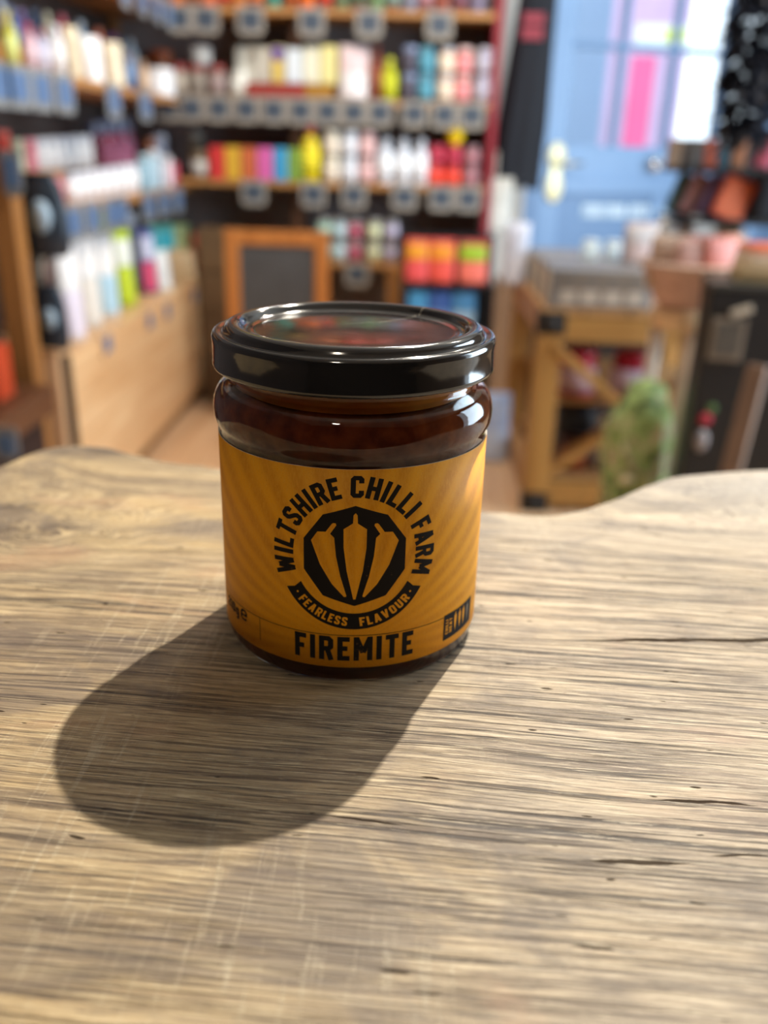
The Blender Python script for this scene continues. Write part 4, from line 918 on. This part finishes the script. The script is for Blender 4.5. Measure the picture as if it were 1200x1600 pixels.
# ================================================================== floor-standing things in the middle
cbY = 3.12
x0, x1 = P(352, 400, y=cbY).x, P(514, 400, y=cbY).x; zt = P(433, 360, y=cbY).z
cb = thing('chalkboard', 'a-frame chalkboard with orange brown wooden frame before the back shelves', 'chalkboard', ((x0 + x1) / 2, cbY, FZ))
fw_ = woodmat('orange_wood', 'a8642c', 'cc8444', 'z', (2, 40), .45); hw = (x1 - x0) / 2; H = zt - FZ; fr = .052
for sx in (-1, 1): MB().box((sx * hw - (fr if sx > 0 else 0), -.012, 0), (sx * hw + (fr if sx < 0 else 0), .012, H), 0, .003).build('stile', fw_, cb)
for z0 in (.12, H - fr): MB().box((-hw + fr, -.012, z0), (hw - fr, .012, z0 + fr), 0, .003).build('rail', fw_, cb)
MB().box((-hw + fr, -.004, .12 + fr), (hw - fr, .006, H - fr)).build('slate_panel', M('4a4a4c', .7, scale=14, amp=.25), cb)
for sx in (-1, 1): MB().beam((sx * (hw - .02), .02, H - .03), (sx * (hw - .02), .20, 0), .03, .02).build('rear_leg', fw_, cb)
sc_ = thing('storage_crate', 'brown wooden box low in the corner beside the chalkboard', 'crate', (-.772, 3.52, FZ))
zc_ = P(318, 352, y=3.45).z - FZ
for i in range(4): MB().box((-.085, -.10, i * zc_ / 4 + .004), (.085, -.085, (i + 1) * zc_ / 4 - .004), 0, .002).build('slat', woodmat('crate_brown', '5c4630', '7a5f42', 'x') if i == 0 else bpy.data.materials['crate_brown'], sc_)
MB().box((-.08, -.084, 0), (.08, .09, zc_ - .01)).build('box_body', bpy.data.materials['crate_brown'], sc_)

# black wire-shelf with crisp pouches
rk = thing('black_rack', 'low black rack of snack pouches right of the short shelf', 'rack', ((P(700, 440, y=3.28).x), 3.28, FZ))
rx0, rx1 = P(632, 440, y=3.28).x - rk.location.x, P(772, 440, y=3.28).x - rk.location.x
z1_ = P(700, 443, y=3.24).z - FZ; z2_ = P(700, 520, y=3.24).z - FZ; bkm = M('17171b', .5)
for z in (z1_, z2_): MB().box((rx0, -.06, z - .015), (rx1, .10, z), 0, .002).build('rack_shelf', bkm, rk)
MB().box((rx0, .095, 0), (rx1, .11, z1_ + .17)).build('rack_back', bkm, rk)
for sx in (rx0 + .008, rx1 - .008):
    for sy in (-.05, .09): MB().box((sx - .008, sy - .008, 0), (sx + .008, sy + .008, z1_), 0, .002).build('leg', bkm, rk)
g = 'snack pouches on the black rack'
for px, wpx, c1, c2, c3, nm in ((650, 34, 'c8442e', 'ee5a5c', 'e89a2a', 'red pouch with amber top, leftmost'), (689, 36, 'c83a30', 'ee5a4e', 'e8912a', 'red pouch with orange top, middle'), (737, 42, 'a83426', 'f47a6a', '9ab82e', 'red pouch with green top, rightmost')):
    p = P(px, 440, y=3.25); pouch_('crisp_pouch', nm + ' on the black rack', 'pouch', (p.x, 3.25, FZ + z1_), wpx * s_at(p) * 1.15, 66 * s_at(p), c1, c2, c3, 0, g, .05)
for px, c1, c2, nm in ((648, '4a9ad0', '9ac8ee', 'sky blue pouch, leftmost'), (684, '3a5fa8', '7aa0d8', 'royal blue pouch, middle'), (722, '4a8ac0', 'a8c8e0', 'mid blue pouch, rightmost')):
    p = P(px, 515, y=3.25); pouch_('crisp_pouch', nm + ' on the lower black rack shelf', 'pouch', (p.x, 3.25, FZ + z2_), 38 * s_at(p), 68 * s_at(p), c1, c2, c1, 0, g, .05)

# ================================================================== coats and paper bags by the door
def garment(label, x, y, ztop, zbot, wt, wb, col, nm='apron', cat='apron', skew=0., depth=.10, folds=9):
    t = thing(nm, label, cat, (x, y, ztop))
    n, m_ = 44, 14; vs = []; fs = []
    for j in range(m_ + 1):
        v = j / m_; wdt = wt + (wb - wt) * min(1, v * 1.4); zz_ = -(ztop - zbot) * v
        for i in range(n):
            a = 2 * PI * i / n; f = 1 + (.10 * sin(folds * a + 2 * v) + .05 * sin(5 * a)) * (.3 + .7 * v)
            vs.append((skew * v + wdt / 2 * cos(a) * f, depth / 2 * sin(a) * f * (.5 + .5 * min(1, v * 3)), zz_ + .01 * sin(3 * a) * v))
    for j in range(m_):
        for i in range(n): i2 = (i + 1) % n; fs.append((j * n + i, j * n + i2, (j + 1) * n + i2, (j + 1) * n + i))
    fs.append(tuple(range(n))); fs.append(tuple(m_ * n + i for i in range(n))[::-1])
    MB().add(vs, fs, 0, True).build('cloth', M(col, .85, amp=.2), t)
    return t
gy = 3.56
gx0, gx1 = P(812, 0, y=gy).x, P(866, 0, y=gy).x; hx0, hx1 = P(762, 285, y=gy).x, P(836, 285, y=gy).x
ga = garment('black apron with red lettering hanging from a hook beside the blue door', (gx0 + gx1) / 2 + .012, gy, P(840, -70, y=gy).z, P(800, 292, y=gy).z, .125, (hx1 - hx0) * .96, '10151f', skew=(hx0 + hx1 - gx0 - gx1) / 2 * 1.0)
pz0, pz1 = P(833, 62, y=gy - .05).z, P(833, 22, y=gy - .05).z
for k in range(2):
    q0 = P(818 - k * 2, 20 + k * 22, y=gy - .058); q1 = P(850 - k * 2, 38 + k * 24, y=gy - .058)
    MB().box((q0.x - ga.location.x, -.060, q1.z - ga.location.z), (q1.x - ga.location.x, -.044, q0.z - ga.location.z)).build('red_print', M('8f3a46', .8, scale=80, amp=.3), ga)
hk = MB().tube([(0, .14, .05), (0, 0, .06), (0, -.02, .03), (0, 0, .0)], .006).build('hook', M('55504a', .4, .8), ga)
p = P(776, 362, y=3.42); 
pouch_('cloth_bag', 'pale grey cloth bag hanging above the lavender paper bag', 'bag', (P(773, 362, y=3.45).x, 3.47, P(773, 362, y=3.45).z), .13, .20, 'b9b7ae', 'c4c2ba', None, .1, None, .07)
tag(MB().tube([(P(773, 300, y=3.45).x, 3.47, P(773, 290, y=3.45).z - .02), (P(776, 262, y=3.5).x, 3.52, P(776, 240, y=3.5).z), (P(778, 235, y=3.55).x, 3.74, P(778, 222, y=3.6).z)], .006).build('bag_strap', M('b0aca2', .8), None), 'pale strap holding the grey cloth bag on the back wall', 'strap')
pouch_('paper_bag', 'lavender white paper bag standing on the back corner of the crate table', 'bag', (P(803, 438, y=2.86).x, 2.86, P(803, 444, y=2.86).z), .085, .20, 'c2c6d6', 'ccd0e0', None, -.3, None, .07)

# ================================================================== crate table
cw = woodmat('crate_pine', '96662e', 'b98a48', 'z', (2, 35), .5); cwx = woodmat('crate_pine_x', '96662e', 'b98a48', 'x', (2, 35), .5); cwy = woodmat('crate_pine_y', 'a07448', 'c79a66', 'y', (2, 35), .5)
cY = 2.30
ca = P(842, 505, y=cY); ctop = P(862, 492, y=cY).z
cr_ = thing('crate_table', 'pine crate table with x braces and black corner irons', 'table', (ca.x, cY, FZ))
cwid, cdep, pw_ = .62, .74, .072; ch = ctop - FZ
for (x, y) in ((0, 0), (cwid - pw_, 0), (0, cdep - pw_), (cwid - pw_, cdep - pw_)):
    MB().box((x, y, 0), (x + pw_, y + pw_, ch), 0, .004).build('post', cw, cr_)
for z in (.02, ch - .075):
    MB().box((pw_, .008, z), (cwid - pw_, .05, z + .07), 0, .003).build('rail', cwx, cr_); MB().box((pw_, cdep - .05, z), (cwid - pw_, cdep - .008, z + .07), 0, .003).build('rail', cwx, cr_)
    MB().box((.008, pw_, z), (.05, cdep - pw_, z + .07), 0, .003).build('rail', cwy, cr_); MB().box((cwid - .05, pw_, z), (cwid - .008, cdep - pw_, z + .07), 0, .003).build('rail', cwy, cr_)
MB().beam((pw_ * .7, .025, ch - .09), (cwid - pw_ * .7, .025, .10), .068, .025, 0, .002).build('brace', cwx, cr_)
MB().beam((pw_ * .7, .052, .10), (cwid - pw_ * .7, .052, ch - .09), .068, .025, 0, .002).build('brace', cwx, cr_)
for i in range(5): MB().box((.004 + i * cwid / 5, .004, ch), ((i + 1) * cwid / 5 - .002, cdep, ch + .018), 0, .002).build('top_board', cwy, cr_)
for i in range(4): MB().box((.06 + i * (cwid - .12) / 4, .05, .09), (.058 + (i + 1) * (cwid - .12) / 4, cdep - .05, .105), 0, .002).build('lower_board', cwy, cr_)
msh = ch * .54
MB().box((.06, .08, msh), (cwid - .06, cdep - .06, msh + .012)).build('middle_board', cwy, cr_)
MB().box((pw_, cdep - .064, .10), (cwid - pw_, cdep - .052, ch - .08)).build('dark_backing', M('3d2a1c', .7), cr_)  # dark board added to keep the inside of the crate dark
irn = M('2e2a28', .5, .5)
for z in (ch - .055, .0): MB().box((-.004, -.004, z), (pw_ + .004, .03, z + .062), 0, .003).lathe([(0, 0), (.018, 0), (.018, .004), (0, .007)], 16, mat=Matrix.Translation((pw_ / 2, -.004, z + .031)) @ Matrix.Rotation(PI / 2, 4, 'X')).build('corner_iron', irn, cr_)
g = 'bottles and jars inside the crate table'
for px, py, c1, c2, nm in ((906, 545, 'b8243a', 'c8a8b0', 'left'), (985, 588, 'a80a2e', 'd8c0d0', 'right')):
    p = P(px, py, y=cY + .16); 
    jar_('red_globe_jar', 'crimson jar with pale label on the crate table middle shelf, %s one' % nm, 'jar', (p.x, p.y, FZ + msh + .012), .115, .135, c1, c1, c2, g)
p = P(912, 700, y=cY + .2); pouch_('dark_sack', 'dark navy sack low inside the crate table', 'sack', (P(905, 640, y=cY + .22).x, cY + .22, FZ + .105), .14, .19, '14161f', '1d2434', None, .1, g, .10)
p = P(880, 700, y=cY + .12); jar_('amber_jar', 'amber brown jar low inside the crate table', 'jar', (P(895, 700, y=cY + .13).x, cY + .12, FZ + .105), .085, .10, '7a300e', '3a1408', '8a3c12', g)
p = P(951, 634, y=cY + .12); jar_('highlight_jar', 'white lidded jar put in for a highlight low inside the crate table beside the braces', 'jar', (P(951, 690, y=cY + .13).x, cY + .13, FZ + .105), .075, .16, 'd8dfe8', 'f4fafe', 'eef6fc', g)  # white lid put in where a bright highlight shows
# cartons on the crate
g = 'grey printed cartons on the crate table'
for i in range(6):
    y = cY + .055 + i * .098; xx = ca.x + .165
    t = box_('slim_carton', 'grey printed carton in the row on the crate table, %s from the front' % ORD[i], 'carton', (xx + .004 * (i % 2), y, ctop + .018), .285, .090, .105, ['7d7b7c', '6f6e72', '858488', '75757a', '8a898c', '7a797e'][i], '7d746a' if i == 0 else None, group=g)
    MB().box((-.1435, -.036, .008), (-.142, .036, .097)).build('spine_print', M(['d8d2c2', 'a8a294', 'e0dac8', '9a9486', 'd4cebc', 'b0a898'][i], .6), t)
    if i == 0:
        for k in range(4):
            MB().box((-.115 + k * .062, -.0475, .014), (-.068 + k * .062, -.0462, .050)).build('front_motif', M('b9aea2', .6), t)
            MB().box((-.115 + k * .062, -.0475, .058), (-.068 + k * .062, -.0462, .090)).build('front_motif', M('77706a', .6), t)
for i, px in enumerate((922, 957)):
    p = P(px, 392, y=cY + .3); tin_('highlight_pot', 'small pale pot put in for a highlight on the grey cartons, %s of two' % ('left' if i == 0 else 'right'), 'pot', (p.x, cY + .29 + i * .004, ctop + .123), .05 - .008 * i, .055, 'cfe2ec', 'e4f2f8', 'pots on the grey cartons')  # pale pots put in for two bright glints
pouch_('sweet_bag', 'clear grey pink bag of sweets on the right end of the grey cartons', 'bag', (P(985, 428, y=cY + .33).x, cY + .22, ctop + .123), .12, .115, 'a89a98', 'b4a2a2', 'a8a4a6', .1, None, .08)

# ================================================================== round stool with a basket of packets
sY = 2.0
sp_ = P(1067, 492, y=sY); sr = .072
st_ = thing('round_stool', 'round pale wooden stool with straight legs right of the crate table', 'stool', (sp_.x, sY, FZ))
sh_ = sp_.z - FZ
stw = woodmat('stool_wood', 'dcb084', 'f4d2a4', 'x', (3, 30), .45)
MB().lathe([(0, sh_ - .030), (sr * .95, sh_ - .030), (sr, sh_ - .024), (sr, sh_ + .014), (sr * .96, sh_ + .019), (0, sh_ + .019)], 36).build('seat', stw, st_)
lgm = woodmat('stool_leg', 'ac9886', 'd2beaa', 'z', (2, 30), .45)
for a in (-1.25, 2.62, .9):
    tx, ty = sr * .80 * cos(a), sr * .80 * sin(a)
    MB().tube([(tx, ty, sh_ - .028), (tx * 1.12, ty * 1.12, 0)], [.017, .014], 12).build('leg', lgm, st_)
bk = thing('gift_basket', 'broad pinkish brown basket heaped with packets on the round stool', 'basket', (sp_.x + .012, sY + .01, FZ + sh_ + .019))
KB = 1.32
MB().lathe([(r * KB, z * 1.15) for r, z in [(0, 0), (.050, 0), (.058, .004), (.078, .045), (.094, .085), (.097, .09), (.092, .09), (.074, .047), (.05, .010), (0, .008)]], 32).build('basket_body', M('d0aca0', .75, scale=60, amp=.25), bk)
MB().lathe([(r * KB, z * 1.15) for r, z in [(.094, .083), (.099, .086), (.099, .093), (.094, .095), (.089, .090)]], 32, cap=False).build('rim', M('cbb0a0', .7), bk)
g = 'packets heaped in the basket'
rs = random.Random(5)
for i, (dx, dy, dz, wd, ht, c1, nm) in enumerate(((-.055, -.02, .070, .07, .06, 'c0a088', 'tan packet at the left of the basket heap'), (-.02, -.05, .072, .07, .055, 'b88a7a', 'brown pink packet at the front of the basket heap'), (.03, -.045, .074, .07, .06, 'c87a6c', 'salmon packet at the front of the basket heap'),
                                         (.062, -.01, .072, .06, .062, 'd8b8a0', 'peach packet at the right of the basket heap'), (-.03, .03, .075, .08, .085, 'e4e2dc', 'pale grey packet at the back of the basket heap'), (.02, .035, .078, .08, .088, 'f2ecdf', 'cream packet at the back of the basket heap'), (.058, .04, .076, .06, .075, 'd8be94', 'yellowish packet at the back of the basket heap'), (.0, -.01, .076, .05, .055, 'd89088', 'rosy packet in the middle of the basket heap'))):
    pouch_('gift_packet', nm, 'packet', (bk.location.x + dx * KB, bk.location.y + dy * KB, bk.location.z + dz - .022), wd * KB, (ht + .04) * 1.2, c1, None, c1, rs.uniform(-.6, .6), g, .03)
# camouflage sack between stool and crate
cm, nt, b = newmat('camouflage'); L = nt.links.new
tc = N(nt, 'ShaderNodeTexCoord'); nz = N(nt, 'ShaderNodeTexNoise', i_Scale=19.0, i_Detail=2.0, i_Distortion=.4); L(tc.outputs['Object'], nz.inputs[0])
cr = N(nt, 'ShaderNodeValToRGB'); cr.color_ramp.interpolation = 'CONSTANT'; e = cr.color_ramp.elements
e[0].position = 0; e[0].color = lin('56683c'); e[1].position = .42; e[1].color = lin('93ab68')
for ps, c_ in ((.52, 'b0bd86'), (.58, 'b8a488'), (.64, '6c7a4c')): q = e.new(ps); q.color = lin(c_)
L(nz.outputs['Fac'], cr.inputs[0]); L(cr.outputs[0], b.inputs['Base Color']); b.inputs['Roughness'].default_value = .8
def blob(label, nm, cat, loc, rx, ry, ht, mat_, seed, tie=True):
    t = thing(nm, label, cat, loc)
    bm = bmesh.new(); bmesh.ops.create_icosphere(bm, subdivisions=4, radius=1)
    for v in bm.verts:
        c_ = v.co.copy(); z = (c_.z + 1) / 2; f = 1 - .22 * max(0, z - .6) ** 1.2
        d = .26 * noise.noise(c_ * 1.7 + Vector((seed, 0, 0))) + .16 * noise.noise(c_ * 3.4 + Vector((0, seed, 0)))
        c_ = Vector([math.copysign(abs(q_) ** .7, q_) for q_ in c_]) * .98
        v.co = Vector((c_.x * rx * f * (1 + d), c_.y * ry * f * (1 + d), max(0, (c_.z * (1 + .3 * d) + .86) / 1.86) * ht))
    me = bpy.data.meshes.new('sack_body'); bm.to_mesh(me); bm.free()
    for p_ in me.polygons: p_.use_smooth = True
    me.materials.append(mat_); link('sack_body', me, t)
    return t
c1 = P(998, 690, y=1.945); zb_, zt_ = FZ, P(1010, 590, y=1.945).z
sk = blob('green camouflage cloth sack slumped beside the crate table under the stool', 'camouflage_sack', 'sack', (c1.x - .008, 1.925, zb_), .082, .062, zt_ - zb_, cm, 3.3)
MB().tube([(-.05, -.050, (zt_ - zb_) * .72), (-.02, -.068, (zt_ - zb_) * .58), (.03, -.064, (zt_ - zb_) * .55), (.055, -.048, (zt_ - zb_) * .68)], .006, 8).build('drawcord', M('b0a080', .7), sk)
MB().lathe([(0, 0), (.012, .002), (.016, .010), (.012, .018), (0, .02)], 14, mat=Matrix.Translation((-.03, -.072, (zt_ - zb_) * .52))).build('cord_toggle', M('d8cfa8', .5), sk)

# ================================================================== black display unit, right edge
dY = 1.74
d0 = P(1088, 600, y=dY); dzt = P(1150, 452, y=dY).z
du = thing('display_plinth', 'tall black plinth with chilli print and grey ticket at the right picture edge', 'plinth', (d0.x, dY, FZ), math.radians(-8))
dh = dzt - FZ; bk2 = M('16161a', .55, amp=.15)
MB().box((0, 0, 0), (.34, .13, dh), 0, .006).build('plinth_body', bk2, du)
MB().box((-.004, -.004, dh), (.344, .134, dh + .012), 0, .003).build('plinth_top', M('3e3e3c', .5), du)
def dl(px, py):
    inv = du.matrix_basis.inverted(); n = du.matrix_basis.to_3x3() @ Vector((0, -1, 0)); d = FW + (px - 600) / F_PX * RT - (py - 800) / F_PX * UP
    return inv @ (C + d * ((du.matrix_basis.translation - C).dot(n) / d.dot(n)))
bpy.context.view_layer.update()
r0 = dl(1102, 655)
MB().lathe([(0, 0), (.012, 0), (.013, .0015), (0, .003)], 18, mat=Matrix.Translation((r0.x, 0, r0.z)) @ Matrix.Rotation(PI / 2, 4, 'X') @ Matrix.Diagonal((1.1, 1.1, 1, 1))).build('chilli_print', M('a81e34', .6), du)['label'] = 'red chilli print'
r1 = dl(1112, 638); MB().lathe([(0, 0), (.010, 0), (.010, .0015), (0, .003)], 14, mat=Matrix.Translation((r1.x, 0, r1.z)) @ Matrix.Rotation(PI / 2, 4, 'X') @ Matrix.Diagonal((1.1, 1.1, 1, 1))).build('stalk_print', M('4a6a34', .6), du)
r2 = dl(1096, 688); MB().lathe([(0, 0), (.013, 0), (.014, .0015), (0, .002)], 18, mat=Matrix.Translation((r2.x, 0, r2.z)) @ Matrix.Rotation(PI / 2, 4, 'X') @ Matrix.Diagonal((1.1, 1.9, 1, 1))).build('name_print', M('8d8688', .6), du)
r3 = dl(1135, 530)
tk = MB().box((-.036, -.008, -.046), (.036, -.001, .046), 0, .002, mat=Matrix.Translation(r3)).build('ticket_frame', M('7d7266', .5), du)
MB().box((-.026, -.0095, -.034), (.026, -.0075, .036), mat=Matrix.Translation(r3)).build('ticket_card', M('57534e', .6), tk)
q = dl(1158, 486); MB().box((-.022, -.012, -.008), (.022, -.001, .008), 0, .002, mat=Matrix.Translation(q) @ Matrix.Rotation(-.35, 4, 'Y')).build('clip', M('b5ada0', .5), du)
g = 'flat boxes stacked on the black plinth'
for i, (c1_, nm, wx_, hh_) in enumerate((('9a8660', 'olive tan flat box, bottom', .24, .022), ('cbb690', 'cream tan flat box, middle', .22, .020), ('c8b49c', 'pinkish cream flat box, third', .21, .020), ('c86a4a', 'orange red flat box, topmost', .15, .016))):
    v = du.matrix_basis @ Vector((.05 + .005 * i + wx_ / 2, .066, dh + .012 + [0, .022, .042, .062][i])); box_('flat_box', nm + ' of the stack on the black plinth', 'box', v, wx_, .11, hh_, c1_, None, math.radians(-8 + 3 * i), g)
ex = thing('easel_leg', 'pale wooden easel leg leaning in front of the black plinth', 'easel', (0, 0, 0))
e0 = P(1186, 570, y=1.60); e1_ = P(1128, 790, y=1.56); dd = (e1_ - e0); e2 = e0 + dd * ((FZ - e0.z) / dd.z)
ex.location = e2; MB().beam((0, 0, 0), e0 - e2, .040, .02, 0, .003).build('leg', woodmat('easel_wood', '6a5446', '8d7464', 'z', (3, 40)), ex)

# ---- black rack with packets, books and dark dried bunch (upper right)
rY = 2.05
rr = thing('wall_rack', 'black metal rack of packets before the blue door, right picture edge', 'rack', (P(1130, 270, y=rY).x, rY, FZ))
ra, rb = P(1052, 270, y=rY).x - rr.location.x, rr.location.x * 0 + .30
zr1 = P(1120, 262, y=rY).z - FZ; zr2 = P(1110, 340, y=rY).z - FZ
for z in (zr1, zr2): MB().box((ra, -.06, z - .012), (rb, .10, z), 0, .002).build('rack_shelf', bkm, rr)
MB().box((ra + .15, .098, zr2), (rb, .106, zr1 + .09)).build('rack_back', bkm, rr)
for sx in (ra + .20, rb - .01):
    MB().box((sx - .008, .085, 0), (sx + .008, .101, zr1), 0, .002).build('leg', bkm, rr)
g = 'packets on the black rack by the door'
for i, (px, wpx, c1, nm) in enumerate(((1052, 14, 'a08c78', 'tan'), (1080, 26, '5a5450', 'charcoal'), (1106, 20, 'b8583c', 'rust orange'), (1126, 16, '2f5562', 'dark teal'), (1149, 22, '94603f', 'copper brown'))):
    p = P(px, 258, y=rY - .02); box_('seasoning_packet', '%s packet on the upper shelf of the black rack' % nm, 'packet', (p.x, rY - .01, FZ + zr1), wpx * s_at(p) * 1.0, .05, 40 * s_at(p), c1, c1, group=g)
p = P(1186, 258, y=rY - .02); t = box_('seasoning_packet', 'pink packet leaning over on the upper shelf of the black rack', 'packet', (p.x + .008, rY - .01, FZ + zr1 + .0), .026, .05, .075, 'a84a62', 'b85a70', group=g); t.rotation_euler = (0, .35, 0)
g = 'recipe books on the black rack'
for i, (px, c1, c2, nm) in enumerate(((1078, '3f6a78', '6f8a8a', 'teal'), (1098, 'b87a74', 'd09a94', 'pink'), (1122, '6a4a6a', '8a6a88', 'mauve'), (1143, 'e8583a', 'ff7a4a', 'orange red'))):
    p = P(px, 336, y=rY - .03); t = box_('recipe_book', '%s book leaning on the lower shelf of the black rack' % nm, 'book', (p.x - .012, rY + .03 - i * .016, FZ + zr2), .076, .012, .096, c1, c2, group=g); t.rotation_euler = (-.16, .36, 0)
box_('black_box', 'plain black box right of the leaning books', 'box', (P(1192, 338, y=rY).x + .01, rY, FZ + zr2), .075, .08, .10, '12141c')
# dark dried bunch hanging from above
db = thing('dried_bunch', 'dark hanging bunch of dried leaves in the upper right corner', 'bunch', (P(1186, 60, y=1.9).x, 1.9, P(1186, -230, y=1.9).z))
dk = M('1c2130', .6, amp=.3); mb = MB(); rs = random.Random(11); hh = db.location.z - P(1182, 215, y=1.9).z
for k in range(640):
    v = rs.random() ** .8; a = rs.uniform(0, 2 * PI); rad = .012 + .065 * (1 - abs(v - .55)); o = Vector((rad * .4 * cos(a), rad * .4 * sin(a), -v * hh))
    d = Vector((cos(a), sin(a) * .8, rs.uniform(-1.3, .3))).normalized(); sd = d.cross(Vector((0, 0, 1))).normalized() * rs.uniform(.010, .018); ln = rs.uniform(.04, .075); up_ = sd.cross(d).normalized() * .004
    mb.add([o, o + d * ln * .5 + sd + up_, o + d * ln, o + d * ln * .5 - sd + up_, o + d * ln * .5 - up_], [(0, 1, 4), (1, 2, 4), (2, 3, 4), (3, 0, 4), (0, 3, 2, 1)], 0, False)
lv = mb.build('dried_leaves', dk, db); lv['kind'] = 'stuff'
MB().tube([(0, 0, CZ_ - db.location.z), (0, 0, 0), (.004, 0, -hh * .9)], .006, 6).build('stem', M('2a2420', .7), db)

# ---- brown boarding low on the wall by the crate table, and a pale blue sack on the floor
q0, q1 = P(776, 440, y=3.70), P(850, 440, y=3.70)
struct(MB().box((q0.x, 3.735, FZ), (.46, 3.758, P(800, 432, y=3.73).z), 0, .003).build('trim_2', woodmat('dado_wood', '7a5a3e', '9c7856', 'z')), 'brown wooden dado board beside the crate table')
q = P(768, 716, z=FZ)
pouch_('floor_sack', 'pale blue white paper sack standing on the floor between jar and crate table', 'sack', (q.x, q.y, FZ), .11, .24, 'a8c0e8', 'c8d8f4', 'b8ccee', .1, None, .09)
